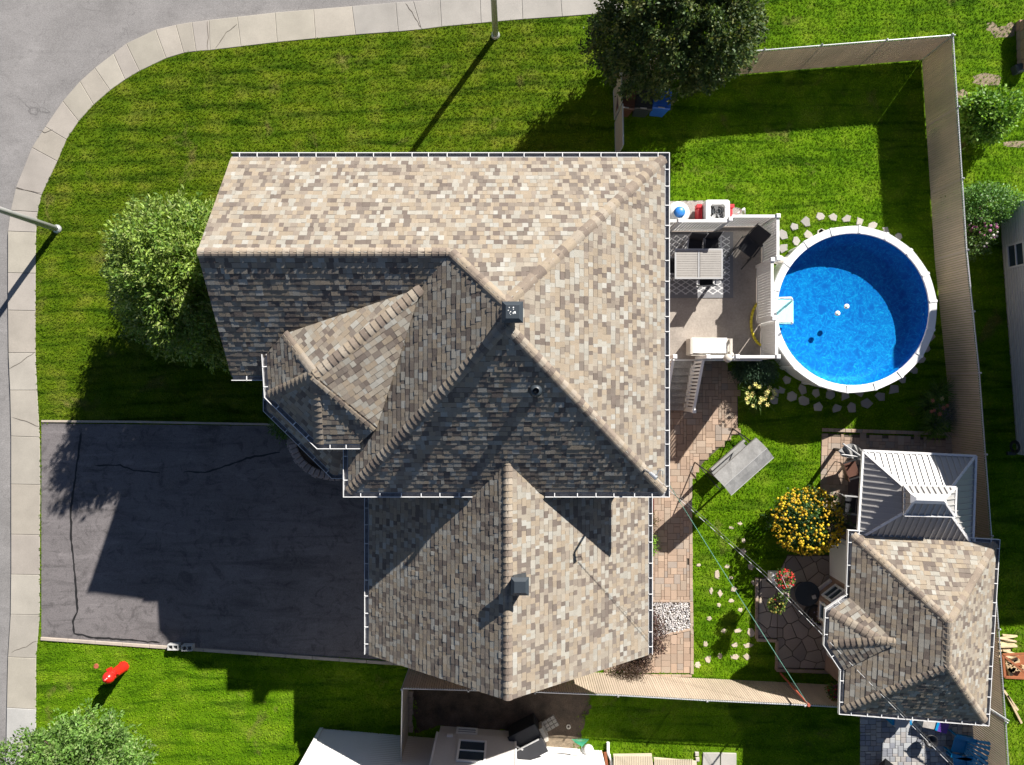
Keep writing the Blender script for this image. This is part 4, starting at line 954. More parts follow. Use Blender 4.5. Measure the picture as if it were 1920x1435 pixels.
for dx, dy, dz, r in ((0, .03, .05, .09), (.06, -.04, 0, .08), (-.05, -.1, -.05, .09), (.03, .12, .02, .06)): b.lathe(c + V3(dx, dy, dz - r), [(r * .4, 0), (r, r * .7), (r, r * 1.2), (r * .4, r * 1.9)], 10)
tag(b.build('towel', M['white'], loc=c, smooth=True), 'crumpled white towel between the house wall and the dining chair', 'towel')
# ------------------------------------------------------------------ equipment north of the deck
gpad = [P2(*p) for p in [(1235,378),(1325,376),(1392,392),(1392,425),(1235,425)]]
tag(sheet('gravel_pad', gpad, .006, mat('grey_fines', (.42, .39, .36), .95, .2, 20, 90, bmp=1, bd=.02, grain=.3)), kind='structure')
hp = P(1346, 392, .85); ht = thing('heat_pump', 'white pool heat pump with a dark fan on a red base outside the deck railing', 'heat pump', (hp.x, hp.y, 0))
HX, HY = 50 * .0181, 40 * .0181
cy_ = hp.y - .08
b = MB(); HXh = .42; r = .09; pts = []
for sx, sy, a0 in ((1, 1, 0), (-1, 1, 1), (-1, -1, 2), (1, -1, 3)):
    for k in range(5): t = (a0 + k / 4) * PI / 2; pts.append((hp.x + sx * (HXh - r) + r * math.cos(t), cy_ + sy * (.40 - r) + r * math.sin(t)))
ring = [(hp.x + .31 * math.cos(t), cy_ + .31 * math.sin(t)) for t in [math.atan2(p[1] - cy_, p[0] - hp.x) for p in pts]]
n = len(pts); b.add([(x, y, .1) for x, y in pts] + [(x, y, .82) for x, y in pts] + [(hp.x + (x - hp.x) * .95, cy_ + (y - cy_) * .95, .86) for x, y in pts] + [(x, y, .86) for x, y in ring] + [(x, y, .6) for x, y in ring],
      [(k * n + i, k * n + (i + 1) % n, (k + 1) * n + (i + 1) % n, (k + 1) * n + i) for k in range(4) for i in range(n)]); b.build('casing', M['white'], ht)
b = MB(); b.lathe((hp.x, cy_, .58), [(.31, 0), (.30, .01)], 24); b.build('fan_well', M['darkbin'], ht)
for k in range(5):
    t = k * 2 * PI / 5 + .4; b = MB(); e1 = V3(math.cos(t), math.sin(t), 0); e2 = V3(-e1.y, e1.x, 0); c0 = V3(hp.x, cy_, .70)
    b.add([c0 + e1 * .05 - e2 * .03, c0 + e1 * .28 - e2 * .10 + V3(0, 0, .03), c0 + e1 * .29 + e2 * .08 - V3(0, 0, .03), c0 + e1 * .05 + e2 * .03], [(0, 1, 2, 3)]); b.build('fan_blade', M['alu'] if k % 2 else M['greyvent'], ht)
b = MB(); b.lathe((hp.x, cy_, .68), [(.06, 0), (.055, .06)], 14); b.build('fan_hub', M['darkbin'], ht, smooth=True)
b = MB()
for rr_ in (.1, .17, .24, .30):
    pp = [V3(hp.x + rr_ * math.cos(t), cy_ + rr_ * math.sin(t), .865) for t in np.linspace(0, 2 * PI, 25)]; b.path(pp, .0035, 4)
b.build('fan_grille', M['alu'], ht)
for sx in (-1, 1): b = MB(); b.box((hp.x + sx * .52, cy_ - .02, .32), (.13, .6, .5)); b.box((hp.x + sx * .56, cy_ + .25, .45), (.16, .12, .3)); b.build('stand', M['red'], ht)
fl_ = P(1274, 397, .75); ff = thing('sand_filter', 'round white pool filter tank with a blue lid beside the house corner', 'pool filter', (fl_.x, fl_.y, 0))
b = MB(); b.lathe((fl_.x, fl_.y, 0), [(.24, 0), (.40, .1), (.42, .45), (.36, .66), (.2, .74)], 28); b.build('tank', M['white'], ff, smooth=True)
b = MB(); b.lathe((fl_.x, fl_.y - .02, .7), [(.19, 0), (.19, .1), (.14, .16), (.03, .18)], 24); b.build('lid', M['ballblue'], ff, smooth=True)
b = MB(); c = P(1388, 398, .5); b.path([c + V3(-.2, -.1, -.3), c, c + V3(.1, .1, .1), c + V3(.25, -.05, -.3)], .035, 8); tag(b.build('pool_hose', M['white'], loc=c, smooth=True), 'white pool hose beside the heat pump', 'hose')
# skimmer box beside pool edge
b = MB(); c = P(1463, 487, 1.35); b.lathe(c - V3(0, 0, .08), [(.14, 0), (.15, .06), (.12, .09)], 18); b.box(c + V3(.12, -.02, -.06), (.25, .18, .1)); tag(b.build('pool_skimmer', M['resin'], loc=c, smooth=True), 'cream skimmer box with round cover on the pool rim by the deck', 'skimmer')

# ------------------------------------------------------------------ fences
FH = 1.75
def fence(label, pts, h, slat_m='slat', posts=2.6, rail=True, kn=True, zbot=.03, side=1):
    pts = [V3(*p, 0) for p in pts]; root = thing('fence', label, 'fence', pts[0]); sl_ = MB(); kk = MB()
    for a, b in zip(pts[:-1], pts[1:]):
        d_ = b - a; L = d_.length; e_ = d_ / L; rz = math.atan2(e_.y, e_.x); n = int(L / .078)
        for i in range(n):
            c = a + e_ * (L * (i + .5) / n); sl_.box(c + V3(0, 0, (h - .05 + zbot) / 2), (.066, .012, h - .05 - zbot), rz + random.uniform(-.03, .03), col=(random.uniform(.93, 1.06),) * 3)
            if kn: kk.tube(c + e_ * .035 + V3(0, 0, h - .06), c + e_ * .01 + V3(0, 0, h + .03), .006, n=4)
        m_ = max(1, round(L / posts))
        for i in range(m_ + 1):
            c = a + e_ * (L * i / m_); s_ = MB(); nn = V3(-e_.y, e_.x, 0) * side * .035; s_.tube(c + nn, c + nn + V3(0, 0, h + .04), .028, n=10); s_.lathe(c + nn + V3(0, 0, h + .03), [(.033, 0), (.033, .03), (.015, .05)], 10); s_.build('post', M['galv'], root)
        if rail: s_ = MB(); nn = V3(-e_.y, e_.x, 0) * side * .03; s_.tube(a + nn + V3(0, 0, h - .02), b + nn + V3(0, 0, h - .02), .02, n=8); s_.build('top_rail', M['galv'], root)
    tag(sl_.build('slats', M[slat_m], root), kind='stuff')
    if kn: tag(kk.build('wire_knuckles', M['white'], root), kind='stuff')
    return root
fence('tan privacy slat chain link fence along the north edge of the back yard', [P2(1160,158), P2(1400,139), P2(1500,131), P2(1727,113)], FH, side=1)
fence('long tan privacy slat fence running down the east side past the pool and shed', [P2(1728,113), P2(1752,487), P2(1774,701), P2(1795,985), P2(1820,1310), P2(1832,1500)], FH, side=1)
fence('sunlit cream privacy slat fence along the south edge behind the garage', [P2(768,1250), P2(1000,1256), P2(1145,1262), P2(1300,1271), P2(1470,1279), P2(1620,1287)], FH, side=-1)
fence('short dark slat fence running south from the garage to the neighbour wall', [P2(767,1252), P2(765,1382)], FH, kn=False, side=1)
for nm, lb, p, q_ in (('gate', 'pale gate panel north of the house standing ajar beside the bins', (1150,173), (1152,226)), ('gate', 'pale gate panel closing the gap to the house corner', (1153,232), (1154,302))):
    a, b_ = P(*p), P(*q_); r_ = thing(nm, lb, 'gate', a, group='pale gate panels north of the house'); b = MB(); d_ = b_ - a
    b.box((a + b_) / 2 + V3(0, 0, .92), (d_.length, .03, 1.6), math.atan2(d_.y, d_.x)); b.build('panel', M['slat'], r_)
    b = MB(); fr = [a + V3(0, 0, .08), b_ + V3(0, 0, .08), b_ + V3(0, 0, 1.76), a + V3(0, 0, 1.76), a + V3(0, 0, .08)]; b.path(fr, .025, 8); b.build('frame', M['galv'], r_)
# neighbour's lattice panels at the bottom edge
for i, (lb, pp) in enumerate((('beige lattice panel lying by the drain pipe at the bottom edge', [(1150,1415),(1222,1414),(1230,1480),(1152,1480)]), ('lower beige lattice panel next to the concrete slabs', [(1226,1421),(1306,1428),(1310,1480),(1232,1480)]))):
    c = P(*pp[0]); r_ = thing('lattice_panel', lb, 'panel', c, group='beige panels at the bottom edge'); b = MB(); b.prism([P2(*p, .25) for p in pp], .2, .25); b.build('sheet', M['lattice'], r_)
    x0_, y0_ = P2(*pp[0], .25); 
    for k in range(22):
        x = x0_ + .03 + k * .062
        if x > P2(*pp[1], .25)[0]: break
        b = MB(); b.box((x, y0_ - .55, .258), (.03, 1.0, .015)); b.build('slat', M['lattice'], r_)

# ------------------------------------------------------------------ lamp posts, hydrant, blocks
def lamp(base, top, label, r0=.11, r1=.07):
    b0 = V3(*base, 0); t = thing('street_lamp', label, 'street lamp', b0, group='pale metal street lamps'); tp = V3(*top)
    b = MB(); b.lathe(b0, [(r0 * 1.5, 0), (r0 * 1.5, .05), (r0 * 1.15, .09), (r0, .12)], 16); b.build('base', M['galv'], t, smooth=True)
    b = MB(); b.tube(b0, tp, r0, r1, n=16); b.build('pole', M['alu'], t, smooth=True)
    b = MB(); d_ = (V3(tp.x, tp.y, 0) - V3(0, 0, 0)).normalized(); e_ = tp + d_ * 1.6 + V3(0, 0, .3); b.tube(tp, e_, .04, .035, n=10); b.build('arm', M['alu'], t, smooth=True)
    b = MB(); b.bbox(e_ + d_ * .3, (.62, .26, .12), .03, math.atan2(d_.y, d_.x)); b.build('lamp_head', M['alu'], t)
p = P(108, 430); lamp((p.x, p.y), (p.x - .05, p.y + .02, 8.5), 'white street lamp pole at the left edge by the sidewalk', .105, .085)
p = P(929, 67); lamp((p.x, p.y), (p.x - .0, p.y + .1, 8.8), 'grey street lamp pole standing in the lawn at the top', .105, .085)
hb = P(232, 1250); hy = thing('fire_hydrant', 'red fire hydrant on the front lawn south of the driveway', 'fire hydrant', hb)
b = MB(); b.lathe(hb, [(.19, 0), (.19, .06), (.175, .08), (.17, .62), (.17, .63), (.17, .70), (.165, .72), (.17, .90)], 20); b.build('body', M['redpaint'], hy, smooth=True)
b = MB(); b.lathe(hb, [(.20, .90), (.205, .95), (.175, 1.03), (.10, 1.11), (.04, 1.13), (.04, 1.20)], 20); b.build('bonnet', M['redpaint'], hy, smooth=True)
for dx, dy, r in ((1, .4, .06), (-1, -.4, .06), (-.4, 1, .085)):
    d_ = V3(dx, dy, 0).normalized(); b = MB(); c = hb + V3(0, 0, .76); b.tube(c, c + d_ * .23, r, n=12); b.tube(c + d_ * .21, c + d_ * .27, r * 1.25, n=6); b.build('outlet_cap', M['redpaint'], hy)
b = MB(); b.lathe(hb, [(.21, 0), (.20, .04)], 8); b.build('flange', M['redpaint'], hy)
for k in range(6): b = MB(); t = k * PI / 3; b.tube(hb + V3(.18 * math.cos(t), .18 * math.sin(t), .88), hb + V3(.18 * math.cos(t), .18 * math.sin(t), .98), .016, n=6); b.build('bolt', M['galv'], hy)
b = MB(); c = P(181, 1249); b.lathe(c, [(.09, 0), (.09, .03), (.07, .035)], 16); tag(b.build('valve_cover', M['rust'], loc=c), 'small round metal valve cover in the front lawn', 'valve cover')
for i, (u, lb) in enumerate(((331, 'hollow grey concrete block at the driveway kerb, left of the pair'), (357, 'hollow grey concrete block at the driveway kerb, right of the pair'))):
    c = P(u, 1209 + i * 1.5); bl = thing('concrete_block', lb, 'concrete block', c, group='concrete blocks on the driveway kerb')
    b = MB(); L_, W_, H_ = .38, .2, .22
    for dy in (-.085, .085): b.box(c + V3(0, dy, .06 + H_ / 2), (L_, .03, H_))
    for dx in (-.175, 0, .175): b.box(c + V3(dx, 0, .06 + H_ / 2), (.03, .14, H_ - .002))
    b.build('shell', mat('block', (.45, .45, .44), .9, .1), bl)
# ------------------------------------------------------------------ bins
def bin_(u, v, m, label, rz=0, lidm=None):
    c = P(u, v); t = thing('wheelie_bin', label, 'wheelie bin', c, rz, 'wheelie bins beside the gate'); b = MB()
    hx, hy_, ht_ = .29, .34, .98; vs = []
    for z, k in ((.06, .78), (ht_, 1)):
        for x, y in ((-1, -1), (1, -1), (1, 1), (-1, 1)): vs.append((x * hx * k, y * hy_ * k, z))
    b.add(vs, [(3, 2, 1, 0), (4, 5, 6, 7), (0, 1, 5, 4), (1, 2, 6, 5), (2, 3, 7, 6), (3, 0, 4, 7)]); b.build('body', m, t, local=True)
    b = MB(); b.bbox((0, -.01, 1.02), (.62, .72, .07), .03); b.box((0, -.1, 1.065), (.5, .3, .02)); b.build('lid', lidm or m, t, local=True)
    b = MB(); b.tube((-.22, .40, 1.0), (.22, .40, 1.0), .018, n=8); b.box((-.22, .37, 1.0), (.03, .1, .05)); b.box((.22, .37, 1.0), (.03, .1, .05)); b.build('handle', lidm or m, t, local=True)
    for s_ in (-1, 1): b = MB(); b.tube((s_ * .22, .27, .1), (s_ * .28, .27, .1), .1, n=14); b.build('wheel', M['darkbin'], t, local=True)
    b = MB(); b.box((0, -.33, 1.06), (.22, .03, .02)); b.build('grip', M['alu'], t, local=True)
bin_(1166, 206, M['brownbin'], 'brown wheelie bin nearest the gate', -.12)
bin_(1198, 207, M['greyvent'], 'dark grey wheelie bin in the middle of the three', -.1, M['darkbin'])
bin_(1230, 206, M['blue'], 'blue recycling bin under the tree, farthest from the gate', -.1)

# ------------------------------------------------------------------ swing seat
swc = P(1397, 876, 1.95); sw_t = thing('garden_swing', 'garden swing seat with grey canvas canopy on the lawn', 'swing seat', (swc.x, swc.y, 0), math.atan2(822 - 893, 1418 - 1338) * -1)
LX, LY = 1.86, .86
b = MB(); zz = 1.95
vs = [(-LX / 2, -LY / 2, zz - .16), (LX / 2, -LY / 2, zz - .16), (LX / 2, 0, zz + .04), (LX / 2, LY / 2, zz - .1), (-LX / 2, LY / 2, zz - .1), (-LX / 2, 0, zz + .04)]
n1 = 10; vv = []; ff_ = []
for i in range(n1 + 1):
    x = -LX / 2 + LX * i / n1
    for (y, z) in ((-LY / 2, -.24), (-LY / 2, -.14), (-.2, -.03), (0, .03), (.2, -.02), (LY / 2, -.12), (LY / 2, -.22)):
        vv.append((x, y + random.uniform(-.008, .008), zz + z - .03 * math.sin(PI * i / n1) + random.uniform(-.01, .01)))
for i in range(n1):
    for j in range(6): ff_.append((i * 7 + j, (i + 1) * 7 + j, (i + 1) * 7 + j + 1, i * 7 + j + 1))
b.add(vv, ff_); o = b.build('canopy', M['greyfab'], sw_t, local=True)
b = MB(); b.path([(-LX / 2, 0, zz + .045), (LX / 2, 0, zz + .045)], .012); b.path([(-LX / 2, -LY / 2, zz - .13), (LX / 2, -LY / 2, zz - .13)], .012); b.build('piping', M['alu'], sw_t, local=True)
for s_ in (-1, 1):
    x = s_ * (LX / 2 - .08)
    b = MB(); b.path([(x * 1.05, -.62, 0), (x, 0, zz - .1), (x * 1.05, .72, 0)], .022, 8); b.path([(x * 1.05, -.5, .25), (x * 1.05, .58, .25)], .018, 8); b.build('leg_frame', M['black'], sw_t, local=True)
    b = MB(); b.path([(x * .9, 0, zz - .15), (x * .85, .1, .55)], .01, 6); b.build('chain', M['black'], sw_t, local=True)
b = MB(); b.path([(-LX / 2, 0, zz - .1), (LX / 2, 0, zz - .1)], .02, 8); b.build('top_bar', M['black'], sw_t, local=True)
b = MB(); b.box((0, .05, .48), (1.5, .5, .08)); b.build('seat', M['greyfab'], sw_t, local=True); b = MB(); b.box((0, .34, .75), (1.5, .08, .5), rx=-.2); b.build('backrest', M['greyfab'], sw_t, local=True)

# ------------------------------------------------------------------ under and beside the gazebo
um = P(1592, 848, 1.9); ut = thing('folded_parasol', 'folded grey parasol canopy sticking out at the gazebo corner', 'parasol', (um.x, um.y, 0))
b = MB(); n = 9; c = V3(um.x, um.y, 0); vs = []; fs = []
for i in range(n):
    t = i / (n - 1); a = P(1572 + 44 * t, 846 - 14 * math.sin(t * 3) , 2.15 - .35 * t); d2 = P(1578 + 40 * t, 856 + 8 * t, 1.9 - .25 * t); vs += [a, (a + d2) / 2 + V3(0, 0, .1 * math.sin(i * 2.4)), d2]
for i in range(n - 1):
    for j in range(2): fs.append((i * 3 + j, i * 3 + j + 1, i * 3 + j + 4, i * 3 + j + 3))
b.add(vs, fs); b.build('canopy', M['greyfab'], ut)
b = MB(); b.path([P(1580, 832, 2.1), P(1620, 860, 2.0)], .03, 8); b.path([P(1576, 852, 2.0), P(1620, 858, 2.0)], .02, 8); b.build('rib', M['alu'], ut)
b = MB(); b.tube(P(1597, 855, 0), P(1597, 855, 0) + V3(-.2, 0, 2.0), .03, n=8); b.build('pole', M['black'], ut)
b = MB(); cgr = P(1680, 935, .034); b.box(cgr, (3.4, 2.3, .01), -.03); tag(b.build('patio_mat', mat('brown_mat', (.13, .095, .085), .95, .15, 4, 90), loc=cgr), 'brown mat on the pavers under the gazebo', 'mat')
chair('patio_chair', 'dark metal patio chair under the gazebo edge, the northern one', 'chair', tuple(P(1583, 877, .035)), PI / 2 + .3, M['black'], M['brownbin'], 'patio chairs under the gazebo', w=.6)
chair('patio_chair', 'dark metal patio chair under the gazebo edge beside the yellow bush', 'chair', tuple(P(1580, 942, .035)), PI / 2 - .1, M['alu'], M['blackfab'], 'patio chairs under the gazebo', w=.62)
for rr_, (u, v, lb) in enumerate(((1512, 1112, 'round dark stone table on the flagstones beside the shed door'),)):
    c = P(u + 2, v + 2, .5); t = thing('garden_table', lb, 'table', (c.x, c.y, 0)); b = MB(); b.lathe((c.x, c.y, 0), [(.3, 0), (.28, .05), (.08, .1), (.07, .45)], 18); b.build('pedestal', M['darkbin'], t, smooth=True); b = MB(); b.lathe((c.x, c.y, .45), [(.42, 0), (.43, .04)], 26); b.build('tabletop', M['greyvent'], t)
    b = MB(); b.box((c.x + .22, c.y - .1, .52), (.12, .12, .05), .3); tag(b.build('candle_holder', M['resin'], loc=(c.x + .22, c.y - .1, .5)), 'small cream square holder on the dark round table', 'candle holder')

# ------------------------------------------------------------------ plants
def leaf_cloud(centres, dirs, nper, ll, lw, cols, spread, rg, up=.3, spray=0):
    n = len(centres) * nper; C0 = np.repeat(np.array(centres, 'f'), nper, 0); D0 = np.repeat(np.array(dirs, 'f'), nper, 0)
    off = rg.normal(0, 1, (n, 3)) * spread
    if spray:
        tw = np.array(dirs, 'f') + rg.normal(0, .45, (len(centres), 3)); tw[:, 2] += .25; tw /= np.linalg.norm(tw, axis=1)[:, None]; k_ = rg.uniform(-.2, 1, n)[:, None]; off = off * (1.15 - k_ * .8) + np.repeat(tw, nper, 0) * k_ * spray
    Cc = C0 + off
    d = D0 * .8 + rg.normal(0, .75, (n, 3)); d[:, 2] += up * .3; d /= np.linalg.norm(d, axis=1)[:, None] + 1e-6
    nr = rg.normal(0, .55, (n, 3)) + D0 * .7 + np.array([0, 0, .8]); s = np.cross(d, nr); s /= np.linalg.norm(s, axis=1)[:, None] + 1e-6
    L = ll * rg.uniform(.6, 1.25, n)[:, None]; W_ = lw * rg.uniform(.7, 1.2, n)[:, None]; upv = np.cross(s, d)
    v = np.empty((n, 4, 3), 'f'); v[:, 0] = Cc; v[:, 1] = Cc + d * L * .5 + s * W_ * .5 + upv * W_ * .15; v[:, 2] = Cc + d * L; v[:, 3] = Cc + d * L * .5 - s * W_ * .5 + upv * W_ * .15
    pal = np.array(cols, 'f'); ci = rg.integers(0, len(pal), len(centres)); k = np.repeat(ci, nper); mixr = rg.random(n) < .35; k[mixr] = rg.integers(0, len(pal), mixr.sum())
    c = pal[k] * rg.uniform(.75, 1.25, n)[:, None] * np.repeat(rg.uniform(.7, 1.3, len(centres)), nper)[:, None]
    return v.reshape(-1, 3), np.repeat(c, 4, 0)
def leaf_mesh(name, v, c, parent, m='leaf'):
    L = root_loc(parent); v = v - np.array(L, 'f'); n = len(v) // 4; me = bpy.data.meshes.new(name); me.vertices.add(len(v)); me.vertices.foreach_set('co', v.ravel())
    me.loops.add(len(v)); me.loops.foreach_set('vertex_index', np.arange(len(v), dtype='i')); me.polygons.add(n); me.polygons.foreach_set('loop_start', np.arange(n, dtype='i') * 4)
    me.update(calc_edges=True); me.materials.append(M[m]); ca = me.color_attributes.new('Col', 'FLOAT_COLOR', 'POINT'); a = np.ones((len(v), 4), 'f'); a[:, :3] = c; ca.data.foreach_set('color', a.ravel()); me.update()
    o = bpy.data.objects.new(name, me); COL.objects.link(o); o.parent = parent; return o
def tree(name, label, cat, base, ctr, rad, ntw, nper, ll, lw, cols, seed, trunk_r=.12, spiky=.12, inner=.25, group=None, trunk=True, lumps=9, spread=.09, cut=None, spray=0, skirt=0):
    rg = np.random.default_rng(seed); t = thing(name, label, cat, base, group=group)
    ctr = np.array(ctr); rad = np.array(rad); lum = rg.normal(0, 1, (lumps, 3)); lum /= np.linalg.norm(lum, axis=1)[:, None]; la = rg.uniform(.14, .40, lumps)
    d = rg.normal(0, 1, (ntw, 3)); d /= np.linalg.norm(d, axis=1)[:, None]
    dots = d @ lum.T; rmul = .76 + (np.maximum(0, (dots - .75) / .25) * la).max(1) + rg.uniform(-.06, spiky, ntw)
    rr2 = np.where(rg.random(ntw) < inner, rg.uniform(.45, .85, ntw), rg.uniform(.84, 1, ntw)); gap = (np.sin(d[:, 0] * 9 + seed) * np.sin(d[:, 1] * 8 + 1) * np.sin(d[:, 2] * 7)) > .20
    rr2 = np.where(gap, rr2 * .70, rr2)
    dd3 = d.copy(); low = d[:, 2] < 0; dd3[low, :2] *= (np.maximum(.12, 1 - d[low, 2] ** 2) ** (-skirt))[:, None]
    c = ctr + dd3 * rad * (rmul * rr2)[:, None]; keep = c[:, 2] > .08
    if cut: keep &= cut(c)
    c = c[keep]; d = d[keep]
    v, col = leaf_cloud(c, d, nper, ll, lw, cols, spread, rg, spray=spray); v[:, 2] = np.maximum(v[:, 2], .02)
    if trunk:
        b = MB(); p0 = V3(*base); c0 = V3(*ctr); pts = [p0, p0.lerp(c0, .35) + V3(.04, .03, 0), p0.lerp(c0, .75), c0]
        for i in range(3): b.tube(pts[i], pts[i + 1], trunk_r * (1 - i * .22), trunk_r * (1 - (i + 1) * .22), n=9)
        for k in range(14):
            q_ = p0.lerp(c0, rg.uniform(.35, .95)); e_ = c0 + V3(*(d[int(rg.integers(len(d)))] * rad * .8)); mid = q_.lerp(e_, .5) + V3(0, 0, .1); b.tube(q_, mid, trunk_r * .35, trunk_r * .22, n=6); b.tube(mid, e_, trunk_r * .22, trunk_r * .08, n=6)
        b.build('trunk', M['bark'], t)
    leaf_mesh('crown', v, col, t); return t
tree('broadleaf_tree', 'light green narrow leaved tree in front of the west wall', 'tree', (-9.9, 3.0, 0), (-10.15, 3.25, 2.85), (2.05, 2.5, 2.55), 2100, 34, .15, .055,
     [(.21,.31,.05),(.27,.37,.08),(.16,.27,.04),(.34,.40,.14),(.11,.20,.035),(.23,.33,.06)], 3, spiky=.16, inner=.3, spread=.12, spray=.42)
tree('maple_tree', 'large dark leaved round tree over the bins at the top', 'tree', (5.2, 10.8, 0), (5.15, 10.95, 3.6), (2.6, 2.6, 2.9), 2900, 26, .12, .07,
     [(.060,.105,.028),(.078,.125,.032),(.048,.084,.024),(.11,.15,.04),(.065,.11,.03),(.16,.18,.055)], 5, trunk_r=.17, spiky=.10, spray=.25, skirt=.26, cut=lambda c: c[:, 2] > .8 + np.maximum(0, 10.9 - c[:, 1]) * 1.35)
tree('broadleaf_tree', 'bright green bushy tree at the bottom left corner', 'tree', (-13.9, -12.2, 0), (-13.9, -12.6, 2.9), (2.3, 2.1, 2.3), 1500, 24, .13, .055,
     [(.14,.27,.05),(.18,.31,.07),(.11,.21,.04),(.25,.34,.12),(.08,.16,.03)], 8, spiky=.16, spray=.35)
tree('yellow_flowered_shrub', 'large rounded shrub covered in yellow flowers beside the gazebo', 'shrub', (10.0, -4.7, 0), (10.0, -4.7, .85), (1.08, 1.02, .85), 420, 16, .10, .045,
     [(.05,.11,.03),(.07,.14,.04),(.04,.09,.03)], 12, trunk_r=.05, spiky=.22, spray=.15)
def blossoms(parent, ctr, rad, n, r, cols, seed, name='blossom', zmin=.2, petals=6):
    rg = random.Random(seed); b = MB()
    for i in range(n):
        while True:
            d = Vector((rg.gauss(0, 1), rg.gauss(0, 1), abs(rg.gauss(0, 1)) * 1.0 - .15)).normalized()
            c = V3(*ctr) + V3(d.x * rad[0], d.y * rad[1], d.z * rad[2]) * rg.uniform(.93, 1.12)
            cl_ = math.sin(c.x * 7.3 + seed) * math.sin(c.y * 6.7 + 2) * math.sin(c.z * 8 + 1) + .35 * math.sin(c.x * 17) * math.sin(c.y * 19)
            if c.z > zmin and (n < 200 or cl_ > rg.uniform(-.55, .25)): break
        col = rg.choice(cols); s_ = r * rg.uniform(.6, 1.45); k = rg.uniform(.85, 1.1); b.lathe(c, [(s_ * .3, -s_ * .5), (s_, 0), (s_ * .75, s_ * .55), (s_ * .2, s_ * .75)], petals, col=tuple(x * k for x in col))
    return tag(b.build(name, M['petal'], parent), kind='stuff')
ysh = [o for o in COL.objects if o.name == 'yellow_flowered_shrub'][0]
blossoms(ysh, (10.0, -4.7, .9), (1.12, 1.06, .88), 760, .036, [(.72,.52,.01),(.80,.60,.02),(.66,.42,.01),(.60,.36,.01)], 4, 'blossoms')
tree('round_shrub', 'bright green shrub right of the fence corner, upper of the two there', 'shrub', (15.9, 9.2, 0), (16.05, 9.0, .95), (.95, .8, .85), 500, 20, .13, .08,
     [(.13,.28,.03),(.18,.34,.04),(.10,.22,.03),(.23,.38,.06)], 21, trunk_r=.04)
rsh2 = tree('round_shrub', 'dense green shrub by the neighbour wall, lower of two right of the fence', 'shrub', (16.1, 6.1, 0), (16.1, 6.0, .7), (1.15, .8, .75), 520, 20, .09, .05,
     [(.10,.24,.05),(.14,.29,.07),(.08,.18,.04),(.17,.3,.09)], 22, trunk_r=.04)
tree('flowering_shrub', 'pink blooming bush at the corner of the neighbour wall', 'shrub', (15.9, 5.0, 0), (15.9, 5.0, .6), (.55, .75, .65), 150, 14, .12, .05, [(.08,.15,.04),(.11,.2,.05)], 23, trunk_r=.03)
fsb = [o for o in COL.objects if o.name == 'flowering_shrub'][0]; blossoms(fsb, (16.0, 5.15, .8), (.45, .5, .4), 34, .05, [(.5,.12,.3),(.42,.14,.32),(.7,.65,.6)], 6, 'blossoms', .5)
tree('cedar_shrub', 'blue green feathery evergreen shrub at the foot of the deck', 'shrub', (8.35, .35, 0), (8.4, .42, .42), (.85, .45, .42), 420, 20, .10, .022, [(.05,.10,.055),(.07,.13,.075),(.04,.08,.045)], 24, trunk=False)
tree('barberry_shrub', 'dark purple leaved shrub beside the gravel bed', 'shrub', (4.75, -8.7, 0), (4.75, -8.75, .5), (.55, .85, .5), 260, 16, .075, .035, [(.09,.045,.045),(.12,.07,.06),(.06,.035,.04),(.14,.10,.08)], 25, trunk=False)
tree('barberry_shrub', 'dark leafed shrub at the south east corner of the garage', 'shrub', (4.1, -10.0, 0), (4.15, -9.85, .4), (.65, .35, .42), 150, 14, .075, .03, [(.09,.055,.045),(.11,.08,.06),(.06,.04,.035)], 26, trunk=False)
tree('leafy_plant', 'bright green young plant at the foot of the garage wall', 'plant', (4.82, -5.6, 0), (4.82, -5.7, .2), (.14, .4, .22), 50, 12, .09, .035, [(.14,.28,.03),(.18,.34,.04)], 27, trunk=False)
tree('leafy_plant', 'brownish small plant north of the bright green one by the garage', 'plant', (4.85, -4.95, 0), (4.85, -4.9, .2), (.16, .4, .22), 60, 12, .07, .025, [(.14,.10,.06),(.18,.13,.08),(.08,.08,.03)], 28, trunk=False)
tree('leafy_plant', 'low green shrub poking out beside the porch gutter', 'plant', P(528, 795), tuple(P(530, 800, .3)), (.42, .42, .35), 110, 14, .09, .04, [(.08,.16,.03),(.11,.21,.04)], 29, trunk=False)
b = MB(); b.prism([P2(*p) for p in [(1217,935),(1226,935),(1226,985),(1217,985)]], 0, .05); tag(b.build('mulch_bed', M['mulch'], path), kind='stuff')
